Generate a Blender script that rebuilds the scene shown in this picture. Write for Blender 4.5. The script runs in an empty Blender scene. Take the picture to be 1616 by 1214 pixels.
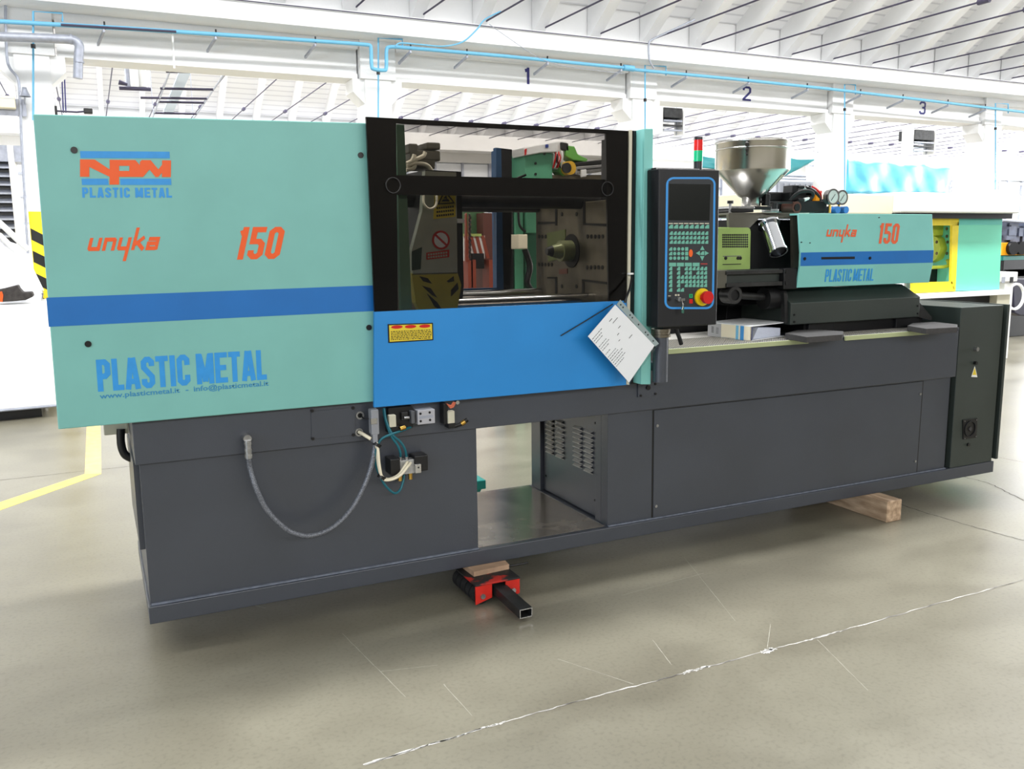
import bpy, math, random
from mathutils import Vector, Matrix
R_ = random.Random(7)
SC = bpy.context.scene
COL = SC.collection

# ------------------------------------------------------------------ camera
FPX, W_, H_ = 1374.24, 1616, 1214
CAM = Vector((-.1038, -3.6769, 1.65)); YAW, PIT, ROL = -.4455, -.1594, -.0108
F = Vector((-math.sin(YAW)*math.cos(PIT), math.cos(YAW)*math.cos(PIT), math.sin(PIT)))
R0 = Vector((math.cos(YAW), math.sin(YAW), 0)); U0 = R0.cross(F)
RT = R0*math.cos(ROL) + U0*math.sin(ROL); UP = -R0*math.sin(ROL) + U0*math.cos(ROL)
cd = bpy.data.cameras.new('camera'); cam = bpy.data.objects.new('camera', cd); COL.objects.link(cam)
cd.sensor_width = 36; cd.lens = 36*FPX/W_; cd.clip_start = .05; cd.clip_end = 200
m = Matrix((RT, UP, -F)).transposed().to_4x4(); m.translation = CAM
cam.matrix_world = m; SC.camera = cam

# ------------------------------------------------------------------ light
SC.view_settings.view_transform = 'Standard'; SC.view_settings.look = 'None'
SC.view_settings.gamma = 1; SC.view_settings.use_curve_mapping = False
SC.view_settings.exposure = 0.52
wd = bpy.data.worlds.new('world'); SC.world = wd; wd.use_nodes = True
wb = wd.node_tree.nodes['Background']; wb.inputs[0].default_value = (.90, .95, 1, 1); wb.inputs[1].default_value = .35

def area(name, loc, rot, sx, sy, power, col=(1, 1, 1)):
    l = bpy.data.lights.new(name, 'AREA'); l.shape = 'RECTANGLE'; l.size = sx; l.size_y = sy
    l.energy = power; l.color = col
    o = bpy.data.objects.new(name, l); o.location = loc; o.rotation_euler = rot; COL.objects.link(o); return o
# rooflights at the two ridges, the lit openings at the right end and the tall windows behind the photographer
area('rooflight_near', (7, 1.15, 7.2), (0, 0, 0), 30, .7, 1650, (.98, .99, 1))
area('rooflight_far', (14, 12.75, 7.6), (0, 0, 0), 40, 2.2, 4300, (.97, .98, 1))
area('high_window_light', (1, -11.5, 4.9), (math.radians(88), 0, 0), 20, 1.6, 640, (1, .98, .96))
area('left_fill_light', (-10.5, -7, 3.0), (math.radians(82), 0, math.radians(-58)), 6, 2.4, 260, (.72, .84, 1))  # cool fill lamp added to brighten the left side, no window built there
area('daylight_right_end', (32, 7, 3.5), (math.radians(90), 0, math.radians(90)), 22, 5, 3800, (.95, .97, 1))

# ------------------------------------------------------------------ projection helpers (pixel of the photo -> point on a real plane)
def ray(x, y): return F + RT*((x-808)/FPX) - UP*((y-607)/FPX)
def oY(x, y, Y): d = ray(x, y); return CAM + d*((Y-CAM.y)/d.y)
def oX(x, y, X): d = ray(x, y); return CAM + d*((X-CAM.x)/d.x)
def oZ(x, y, Z): d = ray(x, y); return CAM + d*((Z-CAM.z)/d.z)

# ------------------------------------------------------------------ materials
def lin(c): return tuple(((v/255)/12.92 if v/255 <= .04045 else ((v/255+.055)/1.055)**2.4) for v in c)
MATS = {}
def mat(name, rgb, rough=.5, metal=0., var=.0, vscale=3., bump=0., bscale=60., spec=.5, rgb2=None, coat=0, emit=0, stretch=None):
    if name in MATS: return MATS[name]
    m = bpy.data.materials.new(name); m.use_nodes = True; nt = m.node_tree; b = nt.nodes['Principled BSDF']
    c = lin(rgb); b.inputs['Base Color'].default_value = (*c, 1)
    b.inputs['Roughness'].default_value = rough; b.inputs['Metallic'].default_value = metal
    b.inputs['Specular IOR Level'].default_value = spec; b.inputs['Coat Weight'].default_value = coat
    if emit: b.inputs['Emission Color'].default_value = (*c, 1); b.inputs['Emission Strength'].default_value = emit
    if var or bump or rgb2:
        tc = nt.nodes.new('ShaderNodeTexCoord'); mp = nt.nodes.new('ShaderNodeMapping')
        nt.links.new(tc.outputs['Object'], mp.inputs[0])
        if stretch: mp.inputs['Scale'].default_value = stretch
    if var or rgb2:
        n = nt.nodes.new('ShaderNodeTexNoise'); n.inputs['Scale'].default_value = vscale; n.inputs['Detail'].default_value = 6
        nt.links.new(mp.outputs[0], n.inputs['Vector'])
        r = nt.nodes.new('ShaderNodeValToRGB'); r.color_ramp.elements[0].position = .35; r.color_ramp.elements[1].position = .65
        c2 = lin(rgb2) if rgb2 else None
        r.color_ramp.elements[0].color = (*[v*(1-var) for v in c], 1)
        r.color_ramp.elements[1].color = (*(c2 if c2 else [min(1, v*(1+var)) for v in c]), 1)
        nt.links.new(n.outputs['Fac'], r.inputs[0]); nt.links.new(r.outputs[0], b.inputs['Base Color'])
    if bump:
        n = nt.nodes.new('ShaderNodeTexNoise'); n.inputs['Scale'].default_value = bscale; n.inputs['Detail'].default_value = 3
        nt.links.new(mp.outputs[0], n.inputs['Vector'])
        u = nt.nodes.new('ShaderNodeBump'); u.inputs['Strength'].default_value = bump; u.inputs['Distance'].default_value = .01
        nt.links.new(n.outputs['Fac'], u.inputs['Height']); nt.links.new(u.outputs[0], b.inputs['Normal'])
    MATS[name] = m; return m

MINT = mat('mint_paint', (124, 186, 178), .45, var=.03, vscale=5, bump=.05, bscale=400)
MINT2 = mat('mint_paint_cover', (128, 198, 190), .45, var=.03, vscale=5)
BLUE = mat('door_blue', (38, 136, 208), .4, var=.03, vscale=4, bump=.04, bscale=400)
STRIPE = mat('stripe_blue', (18, 108, 184), .45, var=.04, vscale=6)
LBLUE = mat('lettering_blue', (48, 150, 222), .45, var=.04, vscale=30)
ORANGE = mat('lettering_orange', (240, 92, 24), .45)
ORANGE2 = mat('lettering_orange_worn', (228, 96, 50), .5)
GREY = mat('machine_grey_paint', (54, 59, 69), .36, var=.08, vscale=2.5, bump=.12, bscale=220, spec=.9)
GREYL = mat('weld_seam_grey', (118, 124, 136), .45, var=.2, vscale=40)
GREYG = mat('machine_dark_green_grey', (50, 57, 53), .42, var=.08, vscale=2.5, bump=.12, bscale=220)
BLACK = mat('black_plastic', (16, 16, 18), .35)
SOOT = mat('oily_black_steel', (24, 24, 26), .45, .3, var=.3, vscale=8)
RUBB = mat('black_rubber', (22, 22, 23), .7)
DKST = mat('dark_steel', (58, 58, 58), .4, .6, var=.3, vscale=12)
STEEL = mat('bright_steel', (205, 205, 205), .18, 1., var=.06, vscale=8)
CHROME = mat('chrome', (225, 228, 235), .08, 1.)
BRSTL = mat('brushed_steel', (205, 202, 196), .24, 1., var=.10, vscale=3, stretch=(1, 1, .1))
ZINC = mat('zinc_fitting', (170, 170, 170), .3, .9, var=.15, vscale=60)
BRASS = mat('brass', (200, 160, 80), .3, 1.)
BEIGE = mat('beige_plastic', (205, 200, 178), .5)
CREAM = mat('cream_paint', (242, 232, 205), .5)
WHITE = mat('white_paint', (238, 238, 236), .55, var=.04, vscale=2)
WALLW = mat('whitewash', (236, 236, 236), .85, var=.05, vscale=.8, bump=.2, bscale=20)
PAPER = mat('paper', (236, 238, 240), .6)
YEL = mat('signal_yellow', (246, 222, 36), .5, var=.04, vscale=20)
LYEL = mat('label_yellow', (226, 200, 50), .5)
RED = mat('signal_red', (205, 24, 22), .35)
GREEN = mat('signal_green', (0, 165, 110), .35)
TEALM = mat('teal_tube', (22, 104, 118), .4)
TEALB = mat('teal_plastic', (0, 120, 112), .4)
NAVY = mat('navy_print', (44, 42, 110), .6)
KEYM = mat('key_mint', (108, 178, 158), .5)
PANELM = mat('keypad_membrane', (42, 46, 50), .45)
SCREEN = mat('screen_glass', (20, 23, 20), .2)
OUTL = mat('outline_blue', (58, 150, 225), .4)
PIPEB = mat('pipe_blue', (112, 184, 220), .45)
GALV = mat('galvanised', (168, 172, 184), .45, .4, var=.1, vscale=20)
LIME = mat('lime_green_paint', (150, 178, 98), .5, var=.08, vscale=6)
LGREEN = mat('pale_green_paint', (112, 150, 122), .5, var=.1, vscale=6)
OLIVE = mat('olive_grey_steel', (112, 104, 84), .45, .35, var=.25, vscale=10)
WOOD = mat('pine_wood', (176, 146, 116), .7, var=.2, vscale=6, rgb2=(206, 178, 148), stretch=(6, 1, 6))
WOOD2 = mat('plywood', (182, 150, 122), .7, var=.2, vscale=10)
TARP = mat('blue_tarpaulin', (84, 172, 200), .35, var=.08, vscale=3)
TEALT = mat('teal_tarpaulin', (44, 140, 146), .4, var=.1, vscale=3)
ODARK = mat('tie_rod_dark', (66, 62, 84), .6)
PINKO = mat('orange_lever', (214, 110, 80), .4)

def floor_mat():
    m = bpy.data.materials.new('polished_concrete'); m.use_nodes = True; nt = m.node_tree; b = nt.nodes['Principled BSDF']
    tc = nt.nodes.new('ShaderNodeTexCoord')
    def noise(s, d=8, dist=0., sc=None):
        n = nt.nodes.new('ShaderNodeTexNoise'); n.inputs['Scale'].default_value = s; n.inputs['Detail'].default_value = d
        n.inputs['Distortion'].default_value = dist
        if sc:
            mp = nt.nodes.new('ShaderNodeMapping'); mp.inputs['Scale'].default_value = sc; mp.inputs['Rotation'].default_value = (0, 0, .5)
            nt.links.new(tc.outputs['Object'], mp.inputs[0]); nt.links.new(mp.outputs[0], n.inputs['Vector'])
        else: nt.links.new(tc.outputs['Object'], n.inputs['Vector'])
        return n
    n1 = noise(.7, 10, .6); n2 = noise(1.6, 12, .5, (1, 1.5, 1)); n3 = noise(60, 3)
    def ramp(n, p0, c0, p1, c1):
        r = nt.nodes.new('ShaderNodeValToRGB'); r.color_ramp.elements[0].position = p0; r.color_ramp.elements[1].position = p1
        r.color_ramp.elements[0].color = (*lin(c0), 1); r.color_ramp.elements[1].color = (*lin(c1), 1)
        nt.links.new(n.outputs['Fac'], r.inputs[0]); return r
    r1 = ramp(n1, .36, (126, 121, 105), .66, (140, 135, 118))
    r2 = ramp(n2, .34, (232, 231, 230), .6, (255, 255, 255))
    r3 = ramp(n3, .3, (236, 236, 236), .5, (255, 255, 255))
    def mul(a, b_):
        x = nt.nodes.new('ShaderNodeMix'); x.data_type = 'RGBA'; x.blend_type = 'MULTIPLY'; x.inputs[0].default_value = 1
        nt.links.new(a, x.inputs[6]); nt.links.new(b_, x.inputs[7]); return x.outputs[2]
    c = mul(mul(r1.outputs[0], r2.outputs[0]), r3.outputs[0])
    nt.links.new(c, b.inputs['Base Color'])
    rr = nt.nodes.new('ShaderNodeMapRange'); rr.inputs[3].default_value = .24; rr.inputs[4].default_value = .42
    nt.links.new(n2.outputs['Fac'], rr.inputs[0]); nt.links.new(rr.outputs[0], b.inputs['Roughness'])
    u = nt.nodes.new('ShaderNodeBump'); u.inputs['Strength'].default_value = .03; u.inputs['Distance'].default_value = .01
    nt.links.new(n2.outputs['Fac'], u.inputs['Height']); nt.links.new(u.outputs[0], b.inputs['Normal'])
    b.inputs['Specular IOR Level'].default_value = .6
    return m
FLOORM = floor_mat()
# ribbed board ceiling
def board_mat():
    m = bpy.data.materials.new('ceiling_boards'); m.use_nodes = True; nt = m.node_tree; b = nt.nodes['Principled BSDF']
    tc = nt.nodes.new('ShaderNodeTexCoord'); w = nt.nodes.new('ShaderNodeTexWave'); w.bands_direction = 'Y'
    w.inputs['Scale'].default_value = 2.2; w.inputs['Distortion'].default_value = .6; w.inputs['Detail'].default_value = 1
    nt.links.new(tc.outputs['Object'], w.inputs['Vector'])
    r = nt.nodes.new('ShaderNodeValToRGB'); r.color_ramp.elements[0].position = 0; r.color_ramp.elements[1].position = .16
    r.color_ramp.elements[0].color = (*lin((214, 214, 218)), 1); r.color_ramp.elements[1].color = (*lin((240, 240, 242)), 1)
    nt.links.new(w.outputs['Fac'], r.inputs[0]); nt.links.new(r.outputs[0], b.inputs['Base Color'])
    b.inputs['Roughness'].default_value = .9; return m
BOARD = board_mat()
def glass_mat(name, tint, rough=0.02, refl=.06):
    m = bpy.data.materials.new(name); m.use_nodes = True; nt = m.node_tree
    nt.nodes.remove(nt.nodes['Principled BSDF']); out = nt.nodes['Material Output']
    t = nt.nodes.new('ShaderNodeBsdfTransparent'); t.inputs[0].default_value = (*tint, 1)
    g = nt.nodes.new('ShaderNodeBsdfGlossy'); g.inputs['Roughness'].default_value = rough
    f = nt.nodes.new('ShaderNodeFresnel'); f.inputs[0].default_value = 1.45
    x = nt.nodes.new('ShaderNodeMixShader'); nt.links.new(f.outputs[0], x.inputs[0])
    nt.links.new(t.outputs[0], x.inputs[1]); nt.links.new(g.outputs[0], x.inputs[2]); nt.links.new(x.outputs[0], out.inputs[0])
    return m
SMOKE = glass_mat('smoked_plexiglass', (.59, .57, .545), .03)
CLEAR = glass_mat('clear_sleeve', (.93, .95, .95), .12)
# braided hose
def braid():
    m = bpy.data.materials.new('braided_hose'); m.use_nodes = True; nt = m.node_tree; b = nt.nodes['Principled BSDF']
    n = nt.nodes.new('ShaderNodeTexNoise'); n.inputs['Scale'].default_value = 260; tc = nt.nodes.new('ShaderNodeTexCoord')
    nt.links.new(tc.outputs['Object'], n.inputs['Vector'])
    r = nt.nodes.new('ShaderNodeValToRGB'); r.color_ramp.elements[0].position = .4; r.color_ramp.elements[1].position = .6
    r.color_ramp.elements[0].color = (*lin((84, 87, 94)), 1); r.color_ramp.elements[1].color = (*lin((132, 135, 142)), 1)
    nt.links.new(n.outputs['Fac'], r.inputs[0]); nt.links.new(r.outputs[0], b.inputs['Base Color'])
    b.inputs['Metallic'].default_value = .4; b.inputs['Roughness'].default_value = .45; return m
BRAID = braid()
# red paint worn down to black steel
WORN = mat('worn_red_paint', (40, 38, 38), .55, .2, var=.1, vscale=9, rgb2=(196, 44, 34))
WORN.node_tree.nodes['Color Ramp'].color_ramp.elements[0].position = .52
WORN.node_tree.nodes['Color Ramp'].color_ramp.elements[1].position = .58
REDW = mat('chipped_red_paint', (214, 42, 30), .45, var=.12, vscale=12)

# ------------------------------------------------------------------ mesh builder
class MB:
    def __init__(s): s.v = []; s.f = []; s.sm = []
    def add(s, vs, fs, smooth=False):
        o = len(s.v); s.v += [tuple(v) for v in vs]; s.f += [tuple(i+o for i in f) for f in fs]; s.sm += [smooth]*len(fs); return s
    def box(s, x0, x1, y0, y1, z0, z1):
        return s.add([(x0,y0,z0),(x1,y0,z0),(x1,y1,z0),(x0,y1,z0),(x0,y0,z1),(x1,y0,z1),(x1,y1,z1),(x0,y1,z1)],
            [(0,3,2,1),(4,5,6,7),(0,1,5,4),(1,2,6,5),(2,3,7,6),(3,0,4,7)])
    def slab(s, pts, off):                    # polygon (list of 3-D points) given thickness by the vector off
        n = len(pts); off = Vector(off); P = [Vector(p) for p in pts]
        vs = P + [p+off for p in P]
        fs = [tuple(range(n)), tuple(range(2*n-1, n-1, -1))] + [(i, i+n, (i+1) % n+n, (i+1) % n) for i in range(n)]
        return s.add(vs, fs)
    def cyl(s, a, b, r0, r1=None, n=16, caps=True):
        a, b = Vector(a), Vector(b); r1 = r0 if r1 is None else r1; d = (b-a).normalized()
        t = Vector((0, 0, 1)) if abs(d.z) < .9 else Vector((1, 0, 0)); u = d.cross(t).normalized(); w = d.cross(u)
        vs = []
        for c, r in ((a, r0), (b, r1)):
            for k in range(n):
                q = 2*math.pi*k/n; vs.append(c + u*(r*math.cos(q)) + w*(r*math.sin(q)))
        s.add(vs, [(k, (k+1) % n, (k+1) % n+n, k+n) for k in range(n)], True)
        if caps: s.add(vs, [tuple(range(n-1, -1, -1)), tuple(range(n, 2*n))])
        return s
    def ring(s, a, b, ro, ri, n=24):          # tube with a wall
        a, b = Vector(a), Vector(b); d = (b-a).normalized()
        t = Vector((0, 0, 1)) if abs(d.z) < .9 else Vector((1, 0, 0)); u = d.cross(t).normalized(); w = d.cross(u)
        vs = []
        for c, r in ((a, ro), (b, ro), (b, ri), (a, ri)):
            for k in range(n):
                q = 2*math.pi*k/n; vs.append(c + u*(r*math.cos(q)) + w*(r*math.sin(q)))
        for j in range(4):
            jj = (j+1) % 4
            s.add(vs, [(k+j*n, (k+1) % n+j*n, (k+1) % n+jj*n, k+jj*n) for k in range(n)], j in (0, 2))
        return s
    def lathe(s, prof, c, n=48, smooth=True):
        c = Vector(c); vs = []
        for r, z in prof:
            for k in range(n):
                q = 2*math.pi*k/n; vs.append(c + Vector((r*math.cos(q), r*math.sin(q), z)))
        fs = [(k+j*n, (k+1) % n+j*n, (k+1) % n+(j+1)*n, k+(j+1)*n) for j in range(len(prof)-1) for k in range(n)]
        return s.add(vs, fs, smooth)
    def tube(s, pts, r, n=10, smooth_path=True, steps=8):
        P = [Vector(p) for p in pts]
        if smooth_path and len(P) > 2:
            Q = []
            for i in range(len(P)-1):
                p0 = P[max(i-1, 0)]; p1 = P[i]; p2 = P[i+1]; p3 = P[min(i+2, len(P)-1)]
                for k in range(steps):
                    t = k/steps
                    Q.append(.5*((2*p1)+(p2-p0)*t+(2*p0-5*p1+4*p2-p3)*t*t+(-p0+3*p1-3*p2+p3)*t*t*t))
            P = Q+[P[-1]]
        vs = []; up = Vector((.13, .31, .94)).normalized()
        for i, p in enumerate(P):
            d = (P[min(i+1, len(P)-1)]-P[max(i-1, 0)]).normalized()
            u = d.cross(up)
            if u.length < .1: u = d.cross(Vector((1, 0, 0)))
            u.normalize(); w = d.cross(u); up = -(w.cross(d)).cross(d).normalized() if False else up
            for k in range(n):
                q = 2*math.pi*k/n; vs.append(p + u*(r*math.cos(q)) + w*(r*math.sin(q)))
        L = len(P)
        s.add(vs, [(k+j*n, (k+1) % n+j*n, (k+1) % n+(j+1)*n, k+(j+1)*n) for j in range(L-1) for k in range(n)], True)
        s.add(vs, [tuple(range(n-1, -1, -1)), tuple(range((L-1)*n, L*n))])
        return s
    def build(s, name, material, parent=None, bevel=0., label=None, kind=None):
        me = bpy.data.meshes.new(name); me.from_pydata(s.v, [], s.f); me.polygons.foreach_set('use_smooth', s.sm)
        me.materials.append(material); me.update()
        o = bpy.data.objects.new(name, me); COL.objects.link(o)
        if parent is not None: hang(o, parent)
        if bevel:
            b = o.modifiers.new('bevel', 'BEVEL'); b.width = bevel; b.segments = 2; b.limit_method = 'ANGLE'
        if label: o['label'] = label
        if kind: o['kind'] = kind
        return o
LOCS = {}
def hang(o, parent):
    o.parent = parent
    o.matrix_parent_inverse = Matrix.Translation(-Vector(LOCS.get(parent.name, (0, 0, 0))))
def thing(name, loc, label, cat, group=None):
    o = bpy.data.objects.new(name, None); COL.objects.link(o); o.location = loc; LOCS[o.name] = tuple(loc)
    o.empty_display_size = .1
    o['label'] = label; o['category'] = cat
    if group: o['group'] = group
    return o
def tag(o, label, cat, group=None):
    o['label'] = label; o['category'] = cat
    if group: o['group'] = group
    return o
def qY(pix, Y, t):                            # polygon from photo pixels on the vertical plane y=Y, thickness t away from the viewer
    return [oY(x, y, Y) for x, y in pix], (0, t, 0)
def panelY(name, pix, Y, t, material, parent, **k):
    p, o = qY(pix, Y, t); return MB().slab(p, o).build(name, material, parent, **k)
def bolt(parent, px, py, Y, r=.009, material=None, name='bolt', h=.005):
    c = oY(px, py, Y); return MB().cyl((c.x, Y-h, c.z), (c.x, Y+.002, c.z), r, n=12).build(name, material or BLACK, parent)
def wbox(name, x0, x1, y0, y1, z0, z1, material, parent=None, bevel=0., **k):
    return MB().box(x0, x1, y0, y1, z0, z1).build(name, material, parent, bevel, **k)

# ------------------------------------------------------------------ lettering made of strokes
def stroke(mb, pts, w, M, closed=False, d=.0012):
    """pts in glyph space, w width in glyph x units (sx) ; M maps (u,v,depth)->world"""
    P = [Vector((p[0], p[1])) for p in pts]; n = len(P); L = []; Rr = []
    for i in range(n):
        a = P[i-1] if (i > 0 or closed) else None; b = P[(i+1) % n] if (i < n-1 or closed) else None
        d1 = (P[i]-a).normalized() if a is not None else None; d2 = (b-P[i]).normalized() if b is not None else None
        if d1 is None: d1 = d2
        if d2 is None: d2 = d1
        n1 = Vector((-d1.y, d1.x)); n2 = Vector((-d2.y, d2.x)); nn = (n1+n2)
        if nn.length < 1e-6: nn = n1
        nn.normalize(); k = 1/max(.45, nn.dot(n1))
        L.append(P[i]+nn*(w/2*k)); Rr.append(P[i]-nn*(w/2*k))
    segs = range(n if closed else n-1)
    for i in segs:
        j = (i+1) % n; q = [L[i], L[j], Rr[j], Rr[i]]
        vs = [M(p.x, p.y, 0) for p in q]+[M(p.x, p.y, d) for p in q]
        mb.add(vs, [(3, 2, 1, 0), (4, 5, 6, 7), (0, 1, 5, 4), (1, 2, 6, 5), (2, 3, 7, 6), (3, 0, 4, 7)])
# glyphs: strokes in a box of width w (units of glyph height 1), th = stroke
def G(ch, w, t):
    a, b, c, e = t/2, w-t/2, 1-t/2, t/2; m_ = .5; k = min(.09, w*.2)
    ring = [(a+k, e), (b-k, e), (b, e+k), (b, c-k), (b-k, c), (a+k, c), (a, c-k), (a, e+k)]
    D = {
     'P': [([(a, 0), (a, 1)], 0), ([(a, c), (b-k, c), (b, c-k), (b, m_-.03+k), (b-k, m_-.03), (a, m_-.03)], 0)],
     'L': [([(a, 1), (a, e), (w, e)], 0)],
     'A': [([(a*.9, 0), (w/2-t*.15, 1)], 0), ([(w-a*.9, 0), (w/2+t*.15, 1)], 0), ([(w*.25, .25), (w*.75, .25)], 0)],
     'S': [([(b, .70), (b, c-k), (b-k, c), (a+k, c), (a, c-k), (a, .66), (b, .36), (b, e+k), (b-k, e), (a+k, e), (a, e+k), (a, .3)], 0)],
     'T': [([(0, c), (w, c)], 0), ([(w/2, 0), (w/2, 1)], 0)],
     'I': [([(w/2, 0), (w/2, 1)], 0)],
     'C': [([(b, .66), (b, c-k), (b-k, c), (a+k, c), (a, c-k), (a, e+k), (a+k, e), (b-k, e), (b, e+k), (b, .34)], 0)],
     'M': [([(a, 0), (a, 1)], 0), ([(b, 0), (b, 1)], 0), ([(a+t*.15, .97), (w/2, .08)], 0), ([(b-t*.15, .97), (w/2, .08)], 0)],
     'N': [([(a, 0), (a, c), (b, e), (b, 1)], 0)],
     'E': [([(w, c), (a, c), (a, e), (w, e)], 0), ([(a, m_), (w*.9, m_)], 0)],
     '1': [([(w*.62, 0), (w*.62, 1)], 0), ([(w*.62, .86), (w*.2, .80)], 0)],
     '5': [([(b+t*.3, c), (a, c), (a, .55), (b-k, .55), (b, .55-k), (b, e+k), (b-k, e), (a+k, e), (a, e+k), (a, .28)], 0)],
     '0': [(ring, 1)], '2': [([(a, .72), (a, c-k), (a+k, c), (b-k, c), (b, c-k), (b, .62), (a, .12), (a, e), (w, e)], 0)],
     '3': [([(a, .75), (a, c-k), (a+k, c), (b-k, c), (b, c-k), (b, .6), (b-k, .52), (b, .44), (b, e+k), (b-k, e), (a+k, e), (a, e+k), (a, .25)], 0), ([(w*.45, .52), (b-k, .52)], 0)],
     'u': [([(a, .66), (a, e+k*.5), (a+k*.5, e), (b, e)], 0), ([(b, 0), (b, .66)], 0)],
     'n': [([(a, 0), (a, .66)], 0), ([(a, .66-t/2), (b-k*.5, .66-t/2), (b, .66-t/2-k*.5), (b, 0)], 0)],
     'y': [([(a, .66), (a, e+k*.5), (a+k*.5, e), (b, e)], 0), ([(b, .66), (b, -.55)], 0)],
     'k': [([(a, 0), (a, 1.15)], 0), ([(a, .25), (b, .66)], 0), ([(w*.4, .38), (w, .02)], 0)],
     'a': [([(a*.6, .66-t/2), (b, .66-t/2), (b, 0)], 0), ([(b, e*.8), (a, e*.8), (a, .33), (b, .33)], 0)],
    }
    return D[ch]
def lettering(name, text, bl, br, tl, Y, w, gap, t, material, parent, shear=0., widths=None, proud=.0012, space=.22, label=None):
    """text stretched into the parallelogram bl-br-tl (photo pixels, on plane y=Y)"""
    a, b, c = [oY(q_[0], q_[1], q_[2] if len(q_) > 2 else Y) for q_ in (bl, br, tl)]; widths = widths or {}
    x = 0; items = []
    for ch in text:
        if ch == ' ': x += space; continue
        ww = widths.get(ch, w); items.append((ch, x, ww)); x += ww+gap
    tot = x-gap; ux = (b-a)/tot; uz = c-a
    for ch, x0, ww in items:
        mb = MB()
        for k, (pts, cl) in enumerate(G(ch, ww, t)):
            def M(u, v, d, x0=x0, k=k): return a + ux*(x0+u+shear*v) + uz*v + Vector((0, -(d+.0003*k if d > 0 else .0002-.0001*k), 0))
            stroke(mb, pts, t, M, bool(cl), proud)
        o = mb.build(name, material, parent, label=label)
    return o
def fonttext(name, text, bl, br, height_px, Y, material, parent, bold=.0, proud=.001):
    """plain sans text on plane y=Y, baseline from bl to br (pixels)"""
    cu = bpy.data.curves.new('text', 'FONT'); cu.body = text; cu.size = 1; cu.offset = bold; cu.extrude = .0; cu.resolution_u = 2
    tmp = bpy.data.objects.new('text', cu); COL.objects.link(tmp)
    me = bpy.data.meshes.new_from_object(tmp.evaluated_get(bpy.context.evaluated_depsgraph_get()))
    bpy.data.objects.remove(tmp)
    xs = [v.co.x for v in me.vertices]; x0, x1 = min(xs), max(xs)
    a, b = oY(*bl, Y), oY(*br, Y); h = (oY(bl[0], bl[1]-height_px, Y)-a).length/.72
    ux = (b-a)/(x1-x0); uz = Vector((-ux.z, 0, ux.x)).normalized()*h
    for v in me.vertices: v.co = a + ux*(v.co.x-x0) + uz*v.co.y + Vector((0, -proud, 0))
    me.materials.clear(); me.materials.append(material); me.name = name
    o = bpy.data.objects.new(name, me); COL.objects.link(o); hang(o, parent); return o

# ================================================================== SETTING
wbox('floor', -12, 36, -14, 24, -.2, 0, FLOORM)['kind'] = 'structure'
floor = bpy.data.objects['floor']
# yellow walkway line painted on the floor (two strips), cracks and saw-cut joints
YLINE = mat('floor_line_yellow', (240, 216, 96), .55, var=.12, vscale=14)
YLINE2 = mat('floor_line_ochre', (236, 200, 118), .55, var=.12, vscale=14)
def fz(x, y): return oZ(x, y, .0012)
MB().slab([fz(133.6, 748.3), fz(160, 747.7), fz(158.7, 673), fz(153.5, 520), fz(141.5, 520), fz(136.8, 675)], (0, 0, -.002)).build('floor_line', YLINE2, floor, label='ochre yellow line running back past the machine')
e1, e2 = fz(160, 747.7), fz(133.6, 748.3); g1, g2 = fz(3.8, 804), fz(3.8, 791.5)
MB().slab([e2, e1, e1+(g1-e1)*2.2, e2+(g2-e2)*2.2], (0, 0, -.002)).build('floor_line', YLINE, floor, label='bright yellow line running out to the left')
CRKW = mat('crack_filler', (205, 202, 196), .8, var=.1, vscale=20); CRKD = mat('crack_dark', (84, 80, 76), .9)
def crack(pix, w, material, jag=.006):
    P = []
    for i in range(len(pix)-1):
        n = 14
        for k in range(n): P.append((pix[i][0]+(pix[i+1][0]-pix[i][0])*k/n, pix[i][1]+(pix[i+1][1]-pix[i][1])*k/n))
    P.append(pix[-1]); P = [oZ(x, y, .001) for x, y in P]; P = [p+Vector((R_.uniform(-jag, jag), R_.uniform(-jag, jag), 0)) for p in P]
    mb = MB()
    for i in range(len(P)-1):
        d = (P[i+1]-P[i]).normalized(); nrm = Vector((-d.y, d.x, 0)); wa = w*R_.uniform(.6, 1.3)
        mb.add([P[i]-nrm*wa/2, P[i+1]-nrm*wa/2, P[i+1]+nrm*wa/2, P[i]+nrm*wa/2], [(0, 1, 2, 3)])
    return mb.build('floor_crack', material, floor)
JP = [(575, 1207), (760, 1150), (900, 1110), (1060, 1068), (1200, 1030), (1330, 995), (1500, 947), (1616, 915)]
crack(JP, .006, mat('joint_mixed', (96, 92, 88), .8, var=.2, vscale=7, rgb2=(214, 210, 202)), .004)
crack([(575, 1207), (760, 1150), (800, 1139)], .010, CRKW, .004); crack([(1075, 1064), (1120, 1051)], .013, CRKW, .007); crack([(1205, 1029), (1222, 1024)], .026, CRKW, .008); crack([(1270, 1012), (1330, 995)], .008, CRKW, .004)
SCR = mat('scratch', (178, 174, 160), .7)
for q in [(540, 1000, 640, 1100), (700, 1080, 745, 1130), (1030, 1010, 1060, 1050), (1290, 1010, 1370, 1090), (880, 1040, 1000, 1080), (300, 930, 420, 960), (1080, 880, 1160, 980), (980, 940, 1110, 905), (1210, 1030, 1216, 985), (600, 1060, 690, 1050)]:
    crack([q[:2], q[2:]], .0022, SCR, .001)
crack([(1380, 782), (1450, 806), (1530, 830), (1616, 853)], .007, CRKD)
crack([(1500, 748), (1560, 762), (1616, 790)], .006, CRKD)
crack([(0, 758), (120, 745), (215, 735)], .006, CRKD, .003)
crack([(1470, 700), (1616, 730)], .005, CRKD)

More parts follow.
